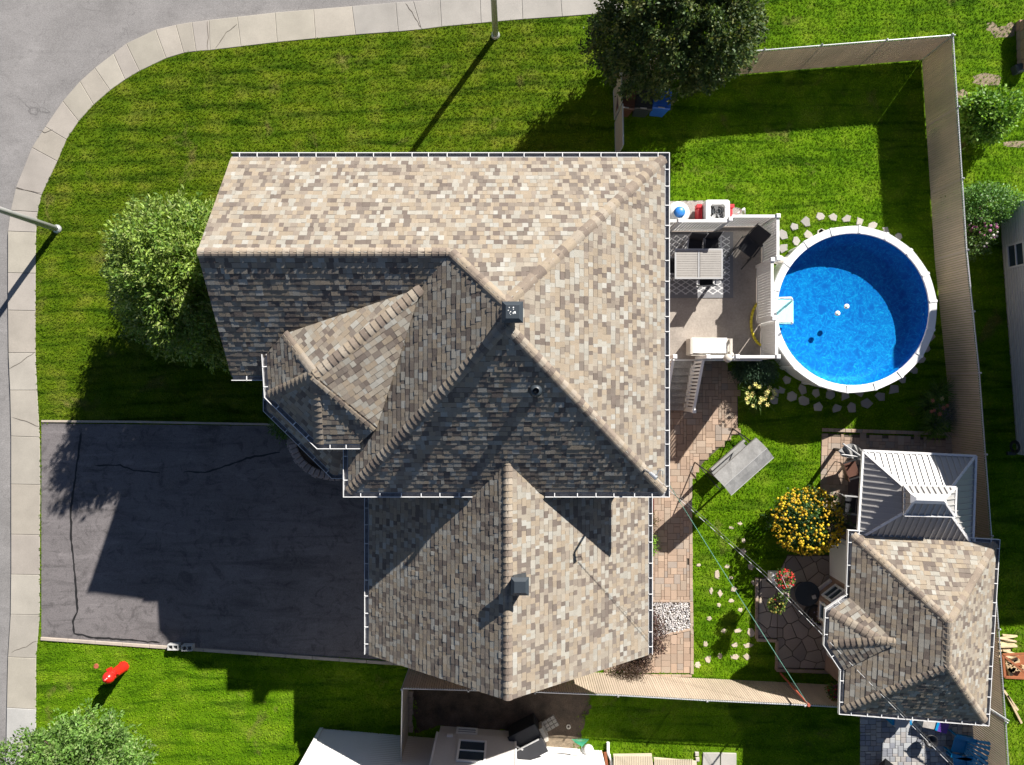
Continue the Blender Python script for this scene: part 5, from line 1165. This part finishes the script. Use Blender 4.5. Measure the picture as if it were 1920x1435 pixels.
def daylily(label, c, n, L, seed, cols, fcol, nf, hgt=.55, group=None):
    rg = random.Random(seed); t = thing('daylily', label, 'flowering plant', c, group=group); b = MB()
    for i in range(n):
        a = rg.uniform(0, 2 * PI); l = L * rg.uniform(.6, 1.15); w_ = .018 * rg.uniform(.7, 1.2); d_ = V3(math.cos(a), math.sin(a), 0); s_ = V3(-d_.y, d_.x, 0); o = c + V3(rg.gauss(0, .07), rg.gauss(0, .07), 0); vs = []; h = hgt * rg.uniform(.6, 1.1)
        for k in range(5): u = k / 4; p_ = o + d_ * l * u + V3(0, 0, h * math.sin(min(u * 2.2, 2.6))); ww = w_ * (1 - u * .85); vs += [p_ - s_ * ww, p_ + s_ * ww]
        b.add(vs, [(2 * k, 2 * k + 2, 2 * k + 3, 2 * k + 1) for k in range(4)], 0, rg.choice(cols))
    b.build('leaves', M['leaf'], t)
    for i in range(nf):
        a = rg.uniform(0, 2 * PI); r_ = rg.uniform(.15, L * .85); z = hgt + rg.uniform(.05, .3); f0 = c + V3(math.cos(a) * r_, math.sin(a) * r_, z); b = MB(); k_s = rg.uniform(.8, 1.2)
        for j in range(6):
            ta = a + j * PI / 3; dd2 = V3(math.cos(ta), math.sin(ta), 0); ss = V3(-dd2.y, dd2.x, 0)
            b.add([f0, f0 + dd2 * .045 * k_s - ss * .018 + V3(0, 0, .03), f0 + dd2 * .085 * k_s + V3(0, 0, .02), f0 + dd2 * .045 * k_s + ss * .018 + V3(0, 0, .03)], [(0, 1, 2, 3)], 0, tuple(x * rg.uniform(.85, 1.1) for x in fcol))
        b.tube(f0 - V3(0, 0, .03), c + V3(math.cos(a) * r_ * .3, math.sin(a) * r_ * .3, .1), .004, n=4, col=(.1, .2, .04)); b.build('flower', M['petal'], t)
    return t
GL = [(.10,.20,.03),(.14,.26,.04),(.08,.16,.03),(.20,.30,.06)]
daylily('clump of yellow daylilies between the deck stair and the pool', P(1412, 738), 190, .62, 31, GL, (.85, .78, .25), 26)
daylily('clump of daylilies by the east fence with coral flowers', P(1735, 762), 150, .6, 32, GL, (.62, .20, .12), 6)
daylily('green strappy daylily clump south of the coral flowered one', P(1742, 797), 190, .6, 33, GL, (.62, .2, .12), 0)
daylily('daylily clump nearest the pool by the east fence', P(1750, 735), 110, .5, 34, GL, (.6, .5, .2), 1)
tree('lavender_shrub', 'grey twiggy lavender between the daylilies and the fence', 'shrub', P(1767, 780), tuple(P(1767, 780, .3)), (.4, .5, .35), 120, 12, .12, .012, [(.20,.20,.22),(.16,.17,.18),(.12,.12,.13)], 35, trunk=False)
# wrought iron trident ornament
c = P(1782, 781, 0); to = thing('iron_ornament', 'black iron garden ornament with three curled arms by the east fence', 'ornament', c); b = MB(); b.tube(c, c + V3(0, 0, .75), .012, n=6); b.build('stake', M['black'], to)
for k, a in enumerate((0, PI / 2.2, -PI / 2.2)):
    b = MB(); d_ = V3(math.cos(a), math.sin(a), 0); pts = [c + V3(0, 0, .75), c + d_ * .12 + V3(.03, 0, .78), c + d_ * .2 + V3(.05, 0, .8)]
    ctr_ = pts[-1] + V3(.06, 0, 0); pts += [ctr_ + V3(.075 * math.cos(t) * (1 - s_ * .6), .075 * math.sin(t) * (1 - s_ * .6), 0) for s_, t in [(j / 14, PI + j * .75) for j in range(15)]]
    b.path(pts, .014, 6); b.build('curl', M['black'], to)
# shepherd hook with hanging baskets
hk = P(1437, 1088, 0); sh_ = thing('flower_stand', 'black iron plant stand with curved arms at the flagstone corner', 'plant stand', hk); Zt = 1.9
b = MB(); b.tube(hk, hk + V3(0, 0, Zt), .035, .025, n=10); b.build('pole', M['black'], sh_)
tops_ = hk + V3(0, 0, Zt)
for (u, v, zz) in ((1466, 1082, 1.8), (1452, 1128, 1.75), (1425, 1072, 1.9)):
    e_ = P(u, v, zz); b = MB(); mid = tops_.lerp(e_, .5) + V3(0, 0, .18); b.path([tops_ - V3(0, 0, .1), tops_.lerp(mid, .6) + V3(0, 0, .05), mid, mid.lerp(e_, .6), e_], .016, 6); b.build('arm', M['black'], sh_)
def basket(label, c, r, fc, seed, leafc=[(.10,.18,.03),(.14,.22,.05)], nf=60, group='hanging flower baskets'):
    t = thing('flower_basket', label, 'flower basket', c, group=group); b = MB(); b.lathe(c - V3(0, 0, r * .9), [(r * .5, 0), (r * .8, r * .3), (r * .95, r * .8)], 16); b.build('basket', M['brownbin'], t, smooth=True)
    rg = np.random.default_rng(seed); d = rg.normal(0, 1, (70, 3)); d /= np.linalg.norm(d, axis=1)[:, None]; cs = np.array(c) + d * r * np.array([1.05, 1.05, .7]); v, cl = leaf_cloud(cs, d, 9, .07, .035, leafc, .03, rg); leaf_mesh('foliage', v, cl, t)
    blossoms(t, tuple(c), (r * 1.15, r * 1.15, r * .85), nf, .026, fc, seed, 'blossoms', 0); return t
basket('hanging basket of bright red flowers above the flagstone corner', P(1471, 1086, 1.55), .26, [(.65,.02,.02),(.75,.03,.03),(.6,.05,.08)], 41, nf=70)
basket('hanging basket of yellow and dark red flowers below the red one', P(1456, 1135, 1.5), .22, [(.55,.45,.08),(.35,.03,.02),(.6,.5,.15)], 42, nf=45)
basket('small basket of pale pink flowers hanging between the two larger ones', P(1470, 1118, 1.6), .12, [(.75,.5,.52),(.8,.7,.68)], 43, nf=24)
basket('flower basket of red and purple blooms under the shed eave', P(1566, 1298, 1.3), .24, [(.5,.02,.05),(.3,.03,.2),(.6,.05,.03)], 44, nf=40)
c = P(1437, 1078, .0); t = thing('planter_box', 'grey planter with white flowers at the foot of the plant stand', 'planter', P(1450, 1078)); b = MB(); q0 = P(1450, 1078); b.box(q0 + V3(0, 0, .2), (.4, .3, .4)); b.build('box', M['flag'], t); blossoms(t, (q0.x, q0.y, .42), (.25, .2, .15), 46, .022, [(.8,.8,.8),(.75,.7,.75)], 45, 'blossoms', 0)
c = P(1522, 1148, .0); t = thing('flower_pot', 'large round dark pot with pale flowers by the shed bay window', 'flower pot', c); b = MB(); b.lathe(c, [(.24, 0), (.34, .1), (.36, .42), (.33, .42), (.31, .36), (.02, .36)], 24, close=False); b.build('pot', M['darkbin'], t, smooth=True)
b = MB(); b.lathe(c, [(.01, .37), (.30, .37)], 20, close=False); b.build('soil_fill', M['soil'], t); blossoms(t, tuple(c + V3(.06, -.1, .42)), (.26, .24, .15), 34, .028, [(.45,.38,.45),(.6,.55,.6),(.2,.25,.08)], 46, 'blossoms', .3)
# ------------------------------------------------------------------ clothes line pole, cables
rp = P(1463, 1262, 0); rpt = thing('clothesline_pole', 'rust red clothesline pole leaning by the south fence', 'pole', rp); ptop = P(1516, 1322, 2.6)
b = MB(); b.tube(rp, ptop, .035, .03, n=10); b.build('post', M['rust'], rpt); b = MB(); b.lathe(ptop, [(.05, -.04), (.05, .03)], 10); b.build('pulley', M['rust'], rpt)
def sag(a, b, n, s_): return [a.lerp(b, i / n) - V3(0, 0, 4 * s_ * (i / n) * (1 - i / n)) for i in range(n + 1)]
hw_ = V3(3.62, -1.2, 3.3)
b = MB(); b.path(sag(hw_, ptop, 14, .25), .006, 5); b.path(sag(hw_ + V3(.02, 0, -.14), ptop - V3(0, 0, .05), 14, .32), .004, 5); tag(b.build('clothesline', M['greencable'], loc=hw_), 'thin green clothesline from the house wall to the red pole', 'clothesline')
M['twist'] = mat('twisted_cable', (1, 1, 1), .5, .05, col=True)
far = P(1800, 1452, 5.2)
def twisted(pts, r, pitch, cols):
    b = MB(); L = 0
    for a, c in zip(pts[:-1], pts[1:]): b.tube(a, c, r, n=6, col=cols[int(L / pitch) % len(cols)]); L += (c - a).length
    return b
b = twisted(sag(top_mast, P(1432, 1078, 5.6), 40, .0) + sag(P(1432, 1078, 5.6), far, 50, .12), .008, .21, [(.62, .62, .6), (.05, .05, .05)])
tag(b.build('power_cable', M['twist'], loc=top_mast), 'pale twisted power cable from the roof mast across the yard over the shed', 'cable')
b = MB(); b.path(sag(top_mast + V3(.05, .03, .05), P(1440, 1078, 5.5), 8, .03), .005, 6); b.path(sag(P(1440, 1078, 5.5), far + V3(.1, 0, -.2), 10, .2), .004, 6); tag(b.build('power_cable', M['cable'], loc=top_mast), 'thin black cable running next to the pale power cable', 'cable')
# ------------------------------------------------------------------ neighbouring buildings
def sidewall(parent, a, b_, z0, z1, m, board=.115, name='siding'):
    a = V3(*a, 0); b_ = V3(*b_, 0); d_ = b_ - a; L = d_.length; e_ = d_ / L; n = V3(e_.y, -e_.x, 0); s_ = MB(); k = int((z1 - z0) / board)
    for i in range(k):
        za = z0 + i * board; zb2 = za + board; s_.add([a + n * .018 + V3(0, 0, za), b_ + n * .018 + V3(0, 0, za), b_ + V3(0, 0, zb2), a + V3(0, 0, zb2), a + V3(0, 0, za), b_ + V3(0, 0, za)], [(0, 1, 2, 3), (4, 5, 1, 0)])
    return tag(s_.build(name, m, parent), kind='stuff')
nb = thing('neighbour_house', 'neighbour house with white siding whose wall shows at the bottom edge', 'house', P(700, 1420))
a0, a1 = Vector(P2(603,1367)), Vector(P2(822,1386)); c1, c2 = Vector(P2(1008,1400)), Vector(P2(1128,1408))
sidewall(nb, tuple(a1), tuple(a0), 0, 5.6, M['siding']); sidewall(nb, tuple(c2), tuple(a1), 0, 5.6, M['siding'])
b = MB(); b.prism([tuple(a0), tuple(c2), tuple(c2 + Vector((-.6, -8))), tuple(a0 + Vector((-.6, -8)))][::-1], -.1, 5.6); o = b.build('wall', M['siding2'], nb)
o.data.transform(Matrix.Translation((0, -.012, 0)))
cb = [Vector(P2(*p)) for p in [(826,1361),(960,1371)]]; b = MB(); b.prism([tuple(cb[0]), tuple(cb[1]), tuple(cb[1] + Vector((0, -1))), tuple(cb[0] + Vector((0, -1)))], -.05, .62); b.build('foundation', M['siding2'], nb)
cb2 = [cb[0] + Vector((-.05, .06)), cb[1] + Vector((.12, .06))]; sidewall(nb, tuple(cb2[1]), tuple(cb2[0]), .62, 5.4, M['siding2'])
b = MB(); b.prism([tuple(cb2[0] - Vector((0, .01))), tuple(cb2[1] - Vector((0, .01))), tuple(cb2[1] + Vector((0, -1.1))), tuple(cb2[0] + Vector((0, -1.1)))], .6, 5.4); b.build('bay_wall', M['siding2'], nb)
for c_, w_ in ((cb2[0], .07), (cb2[1], .07)): b = MB(); b.box((c_.x, c_.y, 3.0), (w_, w_, 4.78)); b.build('corner_trim', M['vinyl'], nb)
b = MB(); b.box((a0.x, a0.y, 2.8), (.12, .12, 5.6)); b.build('corner_trim', M['vinyl'], nb)
dn = (cb2[1] - cb2[0]).normalized(); nn_ = Vector((-dn.y, dn.x)); 
def onwall(u, z): q = cb2[0] + dn * u + nn_ * .02; return (q.x, q.y, z)
window(nb, onwall(1.25, 1.75), .95, 1.35, (nn_.x, nn_.y)); window(nb, tuple(cb[0] + dn * .95 + nn_ * .01) + (.33,), .75, .4, (nn_.x, nn_.y))
b = MB(); b.box(onwall(.45, .82), (.2, .1, .12)); b.build('dryer_vent', M['white'], nb)
ra = P(600, 1367); 
b = MB(); b.slab([V3(a0.x - .4, a0.y + .35, 5.6), V3(c2.x + .4, c2.y + .35, 5.6), V3(c2.x + .4, c2.y - 8, 7.5), V3(a0.x - .4, a0.y - 8, 7.5)][::-1], .15)
# (its eave starts beyond the bottom of the frame)
rf = b.build('roof', M['deckboard'], nb)
ne = thing('neighbour_house', 'neighbour building with white siding at the right edge', 'house', P(1900, 620))
w0, w1 = Vector(P2(1873,392)), Vector(P2(1906,852)); w2 = w0 + Vector((6, .5)); w3 = w1 + Vector((6, .5)); wm = (w0 + w1) / 2; wm2 = wm + Vector((6, .5)); NH, NR = 4.65, 7.0
sidewall(ne, tuple(w1), tuple(w0), 0, NH, M['siding'], .12); ne_b = MB(); ne_b.prism([tuple(w0 + Vector((.015, 0))), tuple(w1 + Vector((.015, 0))), tuple(w3), tuple(w2)], -.05, NH)
ne_b.slab([V3(*w0, NH), V3(*w1, NH), V3(*wm, NR - .1)], .02); ne_b.add([V3(*w0, NH), V3(*w1, NH), V3(*wm, NR - .1)], [(0, 1, 2), (2, 1, 0)]); ne_b.build('wall', M['siding2'], ne)
wd_ = (w1 - w0).normalized(); wn_ = Vector((wd_.y, -wd_.x)) 
if wn_.x > 0: wn_ = -wn_
q = w0 + wd_ * 1.75; window(ne, (q.x, q.y, .72), .85, .85, (wn_.x, wn_.y))
ov = Vector((-.35, 0)); nn2 = Vector((0, .35)); b = MB()
b.slab([V3(*(w0 + ov + nn2), NH), V3(*(wm + ov), NR), V3(*wm2, NR), V3(*(w2 + nn2), NH)], .12); b.slab([V3(*(wm + ov), NR), V3(*(w1 + ov - nn2), NH), V3(*(w3 - nn2), NH), V3(*wm2, NR)], .12); b.build('roof', M['deckboard'], ne)
c = P(1903, 838, .6); b = MB()
for k in range(4): b.path([c + V3(0, (.22 - k * .03) * math.cos(t), (.25 - k * .03) * math.sin(t)) for t in np.linspace(0, 2 * PI, 18)], .014, 5)
b.box(c + V3(.05, -.25, -.25), (.3, .12, .06)); tag(b.build('garden_hose', M['darkbin'], loc=c), 'coiled dark hose on the corner of the right hand wall', 'hose')
# retaining wall at the top right
rw = thing('retaining_wall', 'low brown block retaining wall at the top right corner', 'wall', P(1912, 95)); ra_, rb_ = Vector(P2(1905, 42)), Vector(P2(1908, 132)); dd_ = (rb_ - ra_)
for t_ in range(3):
    for i in range(5):
        c_ = ra_ + dd_ * ((i + .5 + (.25 if t_ % 2 else 0)) / 5); s_ = MB(); s_.bbox((c_.x + .12, c_.y, .1 + t_ * .2), (.28, dd_.length / 5 - .012, .19), .012, col=(.36 * random.uniform(.85, 1.1), .25, .19)); s_.build('block', M['flag'], rw)
b = MB(); c = P(1905, 130); b.bbox(c + V3(0, -.05, .15), (.35, .3, .3), .05, .3); tag(b.build('boulder', M['greyvent'], loc=c), 'dark grey boulder at the end of the brown block wall', 'boulder')
# ------------------------------------------------------------------ things by the south edge
c = P(990, 1374, .0); dk = thing('storage_box', 'black plastic storage cabinet leaning by the neighbour bay wall', 'storage box', c, math.radians(27))
for dx, dy, w_, h_, zz in ((0, .32, 1.0, .45, .82), (0, -.18, 1.0, .5, .92)):
    b = MB(); b.box((dx, dy, zz / 2 + .02), (w_, h_, zz), taper=.96); b.build('body', M['black'], dk, local=True); b = MB(); b.bbox((dx, dy, zz + .04), (w_ + .05, h_ + .03, .05), .02); b.build('lid', M['blackfab'], dk, local=True)
b = MB(); b.box((.0, .08, .98), (.85, .05, .04)); b.box((-.3, .12, .98), (.05, .3, .03), .6); b.build('handle', M['alu'], dk, local=True)
b = MB(); b.box((.55, -.1, .25), (.12, .5, .5)); b.build('side_shelf', M['resin'], dk, local=True)
c = P(1028, 1358, .04); st_ = thing('paving_stack', 'small grid of grey paving blocks beside the black cabinet', 'paving', c, math.radians(30))
for i in range(4):
    for j in range(3): b = MB(); f_ = random.uniform(.8, 1.1); b.bbox((i * .15 - .2, j * .14 - .15, .0), (.135, .125, .08), .008, col=(.3 * f_, .28 * f_, .25 * f_)); b.build('block', M['flag'], st_, local=True)
for nm, (u, v, zz, rr_) in enumerate([(1066, 1363, .06, .055)]):
    b = MB(); c = P(u, v, zz); b.lathe(c, [(.07, -.05), (.08, .02), (.05, .02), (.04, -.05)], 14, close=False); tag(b.build('cleanout_pipe', M['resin'], loc=c), 'short white pipe end in the bare soil south of the fence', 'pipe')
rk = P(1088, 1392, .9); rt = thing('garden_rake', 'green plastic leaf rake propped head up against the white wall', 'rake', P(1092, 1425)); b = MB(); hb_ = P(1091, 1400, .85); tips = []
for k in range(13):
    t = (k - 6) / 6; tip = P(1088 + 15.5 * t, 1386 + abs(t) * .5, 1.0); s_ = MB(); s_.path([hb_, hb_.lerp(tip, .9), tip], .011, 5); s_.build('tine', M['green'], rt)
b = MB(); b.add([hb_, P(1075, 1391, .96), P(1101, 1391, .96)], [(0, 1, 2), (2, 1, 0)]); b.build('web', M['green'], rt); b = MB(); b.tube(hb_, P(1092, 1440, .05), .014, n=6); b.build('handle', M['alu'], rt)
c = P(1103, 1407, .3); gd = thing('garden_goose', 'white rounded garden ornament with a yellow beak beside the green rake', 'ornament', P(1103, 1407)); b = MB(); b.lathe(P(1102, 1402), [(.1, 0), (.19, .12), (.2, .3), (.13, .42), (.03, .46)], 18); b.build('body', M['white'], gd, smooth=True)
b = MB(); b.lathe(P(1112, 1412, .35), [(.03, -.1), (.09, -.02), (.09, .06), (.02, .12)], 14); b.build('head', M['white'], gd, smooth=True); b = MB(); b.tube(P(1110, 1418, .38), P(1106, 1423, .38), .035, .01, n=8); b.build('beak', M['yellow'], gd)
b = MB(); b.path([P(1140, 1392, .1), P(1140, 1412, .12), P(1146, 1425, .12), P(1148, 1450, .1)], .055, 10); tag(b.build('drain_pipe', M['white'], loc=P(1140, 1400)), 'white drain pipe lying on the grass at the bottom edge', 'pipe')
for i, lb in enumerate(('leftmost reddish wooden plank beside the white drain pipe', 'reddish wooden plank touching the white drain pipe')):
    c = P(1130 + i * 7, 1430, .1); b = MB(); b.box(c + V3(0, 0, i * .02), (.1, .75, .04), .12); tag(b.build('plank', M['woodred'], loc=c), lb, 'plank', 'reddish planks at the bottom edge')
for i, (pp, lb) in enumerate((([(1318,1411),(1349,1411),(1349,1450),(1316,1450)], 'left one of two pale concrete slabs at the bottom edge'), ([(1351,1411),(1380,1412),(1380,1450),(1351,1450)], 'right one of two pale concrete slabs at the bottom edge'))):
    b = MB(); b.prism([P2(*p) for p in pp], -.01, .05, b=.008, col=(1.2, 1.25, 1.3)); tag(b.build('concrete_slab', M['concrete'], loc=P(*pp[0])), lb, 'slab', 'concrete slabs at the bottom edge')
for i, (u, v) in enumerate(((1306, 1413), (1307, 1423))):
    b = MB(); c = P(u, v); b.bbox(c + V3(0, 0, .03), (.13, .13, .08), .01, col=(1.2, 1.2, 1.2)); tag(b.build('small_block', M['concrete'], loc=c), ('upper' if i == 0 else 'lower') + ' small concrete block left of the pale slabs', 'block', 'small blocks by the slabs')
for i in range(7):
    a = P(770, 1300 + i * 11); b = MB(); b.bbox(a + V3(random.uniform(-.03, .03), 0, .05), (.16, .2, .12), .02, random.uniform(-.2, .2), col=(.33, .27, .22)); b.build('stone', M['flag'], sp)
# ------------------------------------------------------------------ courtyard bottom right
def adirondack(label, loc, rz):
    t = thing('garden_chair', label, 'chair', loc, rz, 'blue fan back garden chairs')
    for i in range(7):
        a = (i - 3) * .13; b = MB(); p0 = V3(i * .075 - .225, .22, .30); p1 = p0 + V3(math.sin(a) * .75, .32, .62 + .05 * math.cos(a * 3)); d_ = p1 - p0
        s_ = V3(1, 0, 0).cross(d_).normalized(); w0_, w1_ = .034, .06
        b.add([p0 - V3(w0_, 0, 0), p0 + V3(w0_, 0, 0), p1 + V3(w1_, 0, 0), p1 - V3(w1_, 0, 0)] + [v - s_ * -.02 for v in (p0 - V3(w0_, 0, 0), p0 + V3(w0_, 0, 0), p1 + V3(w1_, 0, 0), p1 - V3(w1_, 0, 0))], [(0, 1, 2, 3), (7, 6, 5, 4), (0, 4, 5, 1), (1, 5, 6, 2), (2, 6, 7, 3), (3, 7, 4, 0)]); b.build('back_slat', M['teal'], t, local=True)
    for i in range(6): b = MB(); b.box((0, -.28 + i * .095, .40 - i * .022), (.52, .085, .02)); b.build('seat_slat', M['teal'], t, local=True)
    for s_ in (-1, 1):
        b = MB(); b.box((s_ * .34, -.05, .58), (.13, .72, .025)); b.build('armrest', M['teal'], t, local=True)
        b = MB(); b.box((s_ * .32, -.3, .28), (.03, .1, .57)); b.build('leg', M['teal'], t, local=True); b = MB(); b.box((s_ * .29, .1, .2), (.03, .85, .1), rx=-.25); b.build('leg', M['teal'], t, local=True)
adirondack('blue fan back garden chair, upper of the pair by the shed corner', P(1790, 1388), math.radians(-105))
adirondack('blue fan back garden chair, lower one cut by the bottom edge', P(1792, 1425), math.radians(-85))
c = P(1690, 1352, .4); cl = thing('cooler', 'grey cooler with blue sides under the shed eave', 'cooler', (c.x, c.y, 0)); b = MB(); b.box((c.x, c.y - .05, .25), (.5, .3, .45)); b.build('body', M['alu'], cl)
for s_ in (-1, 1): b = MB(); b.box((c.x + s_ * .3, c.y, .25), (.08, .25, .4)); b.build('side_panel', M['teal'], cl)
c = P(1740, 1356, .3); b = MB(); b.box((c.x, c.y, .2), (.42, .3, .35), -.2); tag(b.build('wicker_basket', M['tread'], loc=(c.x, c.y, 0)), 'grey wicker box between the cooler and the purple crate', 'basket')
c = P(1765, 1362, .3); b = MB(); b.box((c.x, c.y, .2), (.35, .35, .4), -.3); b.box((c.x - .2, c.y + .05, .2), (.08, .3, .42), -.3, m=1); tag(b.build('storage_crate', [M['purple'], M['teal']], loc=(c.x, c.y, 0)), 'purple and blue crate against the shed wall', 'crate')
c = P(1748, 1393, .5); t = thing('fire_pit', 'small black kettle on the grey cobbles', 'fire pit', (c.x, c.y, 0)); b = MB(); b.lathe((c.x, c.y, .25), [(.08, 0), (.2, .08), (.24, .2), (.22, .2), (.1, .08)], 18, close=False); b.build('bowl', M['black'], t, smooth=True)
for k in range(3): b = MB(); b.tube((c.x + .2 * math.cos(k * 2.1), c.y + .2 * math.sin(k * 2.1), 0), (c.x + .12 * math.cos(k * 2.1), c.y + .12 * math.sin(k * 2.1), .32), .012, n=6); b.build('leg', M['black'], t)
c = P(1660, 1432, .3); tt = thing('patio_tarp', 'dark brown pointed cover at the bottom of the courtyard', 'cover', P(1660, 1440)); b = MB(); b.add([P(1630, 1450), P(1695, 1450), P(1660, 1422, .55)], [(0, 1, 2)]); b.add([P(1630, 1450), P(1660, 1422, .55), P(1655, 1480)], [(0, 1, 2), (2, 1, 0)]); b.build('sheet', M['brownbin'], tt)
# firewood and wooden crate to the right
for i in range(11):
    c = P(1884 + random.uniform(-4, 12), 1192 + i * 4.0, .05 + .04 * (i % 3)); b = MB(); a_ = random.uniform(-.3, .25); l = random.uniform(.45, .75); d_ = V3(math.cos(a_), math.sin(a_), 0) * l / 2
    b.tube(c - d_, c + d_, random.uniform(.035, .055), n=5, col=(1, random.uniform(.9, 1.1), 1)); tag(b.build('firewood_log', M['firewood'], loc=c), ['topmost', 'second', 'third', 'fourth', 'fifth', 'sixth', 'seventh', 'eighth', 'ninth', 'tenth', 'bottom'][i] + ' pale split log counted from the top of the heap', 'firewood', 'split logs heaped right of the shed')
for (u, v, l, a_, lb) in ((1893, 1310, 1.0, -.95, 'pale yellow plank on the grass right of the fence, nearer the shed'), (1902, 1330, 1.1, -1.1, 'pale yellow plank on the grass at the right edge')):
    b = MB(); c = P(u, v, .05); b.box(c, (l, .07, .04), a_); tag(b.build('plank', M['firewood'], loc=c), lb, 'plank', 'pale planks right of the fence')
c = P(1905, 1240, .2); cr = thing('wood_box', 'reddish wooden log box with a crossed lid at the right edge', 'box', c)
b = MB()
for (u0, v0, u1, v1) in ((1880, 1228, 1925, 1226), (1880, 1228, 1884, 1270), (1884, 1270, 1925, 1272), (1882, 1230, 1922, 1262)):
    p_, q_ = P(u0, v0, .45), P(u1, v1, .45); d_ = q_ - p_; s_ = MB(); s_.box((p_ + q_) / 2, (d_.length, .07, .06), math.atan2(d_.y, d_.x)); s_.build('frame_bar', M['woodred'], cr)
s_ = MB(); s_.prism([P2(1882, 1230), P2(1925, 1228), P2(1925, 1270), P2(1886, 1268)], .02, .1); s_.build('floor', M['woodred'], cr)
for i in range(12):
    c = P(random.uniform(1888, 1918), random.uniform(1234, 1264), .2); b = MB(); b.box(c, (.22, .11, .1), random.uniform(0, PI), col=(.9, .85, .8)); b.build('log', M['firewood'], cr)
c = P(1862, 1330, 1.4); b = MB(); b.tube(P(1850, 1325, 1.85), P(1892, 1352, 1.85), .02, n=8); b.tube(P(1850, 1329, 1.8), P(1885, 1350, 1.8), .015, n=8); tag(b.build('pole', M['alu'], loc=c), 'pale aluminium pole lying across the east fence top beside the shed', 'pole')

# ------------------------------------------------------------------ grass: tufts scattered over the lawn as one object
def tuft_mesh():
    rg = random.Random(2); b = MB()
    for i in range(9):
        a = rg.uniform(0, 2 * PI); r = rg.uniform(0, .03); l = rg.uniform(.02, .045); h = rg.uniform(.02, .045); w_ = rg.uniform(.0035, .006)
        o = V3(math.cos(a * 3) * r, math.sin(a * 3) * r, 0); d_ = V3(math.cos(a), math.sin(a), 0); s_ = V3(-d_.y, d_.x, 0)
        b.add([o - s_ * w_, o + s_ * w_, o + d_ * l * .5 + V3(0, 0, h) + s_ * w_ * .8, o + d_ * l * .5 + V3(0, 0, h) - s_ * w_ * .8, o + d_ * l * 1.15 + V3(0, 0, h * .9)], [(0, 1, 2, 3), (3, 2, 4)])
    me = bpy.data.meshes.new('tuft'); me.from_pydata(b.v, [], b.f); me.materials.append(M['blade']); return me
NT_ = 270000
X = rng.uniform(-17.2, 19.2, NT_); Y = rng.uniform(-14.6, 14.6, NT_); ok = inside_np(X, Y, lawnpoly)
foot = [(-7.0, .7), (-6.0, .7), (-6.0, -.28), (-4.95, -1.3), (-3.9, -1.3), (-3.9, -7.95), (3.7, -7.95), (3.7, -2.4), (3.62, -2.4), (3.62, 5.6), (-7.0, 5.6)]
poolpoly = [(pc.x + (PR - .1) * math.cos(t), pc.y + (PR - .1) * math.sin(t)) for t in np.linspace(0, 2 * PI, 25)[:-1]]
plbed = [(cc.x + 1.75 * math.cos(t), cc.y + 1.75 * math.sin(t)) for t in np.linspace(math.radians(178), math.radians(290), 10)] + [(cc.x, cc.y)]
cobx = cob; nsb = [tuple(a0), tuple(c2), tuple(c2 + Vector((0, -6))), tuple(a0 + Vector((-1, -6)))]; neb = [tuple(w0), tuple(w1), tuple(w3), tuple(w2)]
slabsx = [P2(*p) for p in [(1300,1405),(1385,1405),(1385,1470),(1300,1470)]]
for ex in (drive_poly, pathpoly, patpoly, fp, cobx, soilpoly, thpoly, foot, poolpoly, sw_, nsb, neb, gpad, slabsx, [(-15, -2), (-14, -2), (-14, -1)], plbed): ok &= ~inside_np(X + (rng.normal(0, .13, NT_) if ex is soilpoly or ex is thpoly else 0), Y, ex)
for pl, dens in clipped: ok &= ~(inside_np(X, Y, pl) & (rng.random(NT_) < dens))
for ch in sp.children:                                   # keep the stepping stones mostly clear
    xs = [v.co.x for v in ch.data.vertices]; ys = [v.co.y for v in ch.data.vertices]; cx_, cy2 = (min(xs) + max(xs)) / 2, (min(ys) + max(ys)) / 2
    ok &= ~((((X - cx_) / ((max(xs) - min(xs)) / 2 - .03))**2 + ((Y - cy2) / ((max(ys) - min(ys)) / 2 - .03))**2) < 1)
X = X[ok]; Y = Y[ok]; me = bpy.data.meshes.new('grass'); me.vertices.add(len(X)); me.vertices.foreach_set('co', np.stack([X, Y, np.zeros_like(X)], 1).astype('f').ravel()); me.update()
grass = bpy.data.objects.new('grass', me); COL.objects.link(grass); tag(grass, 'short mown green grass covering the lawns', 'grass', kind='stuff')
tm = tuft_mesh()
tuft = bpy.data.objects.new('grass_tuft', tm)
ng = bpy.data.node_groups.new('scatter', 'GeometryNodeTree'); ng.interface.new_socket('Geometry', in_out='INPUT', socket_type='NodeSocketGeometry'); ng.interface.new_socket('Geometry', in_out='OUTPUT', socket_type='NodeSocketGeometry')
N_ = ng.nodes; L_ = ng.links; gi = N_.new('NodeGroupInput'); go = N_.new('NodeGroupOutput'); mp_ = N_.new('GeometryNodeMeshToPoints'); ip = N_.new('GeometryNodeInstanceOnPoints'); oi = N_.new('GeometryNodeObjectInfo'); oi.inputs[0].default_value = tuft
rv = N_.new('FunctionNodeRandomValue'); rv.data_type = 'FLOAT_VECTOR'; rv.inputs[0].default_value = (-.25, -.25, 0); rv.inputs[1].default_value = (.25, .25, 6.283)
rs = N_.new('FunctionNodeRandomValue'); rs.data_type = 'FLOAT'; rs.inputs[2].default_value = .6; rs.inputs[3].default_value = 1.15; rs.inputs['Seed'].default_value = 3
L_.new(gi.outputs[0], mp_.inputs[0]); L_.new(mp_.outputs[0], ip.inputs['Points']); L_.new(oi.outputs['Geometry'], ip.inputs['Instance']); L_.new(rv.outputs[0], ip.inputs['Rotation']); L_.new(rs.outputs[1], ip.inputs['Scale']); L_.new(ip.outputs[0], go.inputs[0])
md = grass.modifiers.new('scatter', 'NODES'); md.node_group = ng
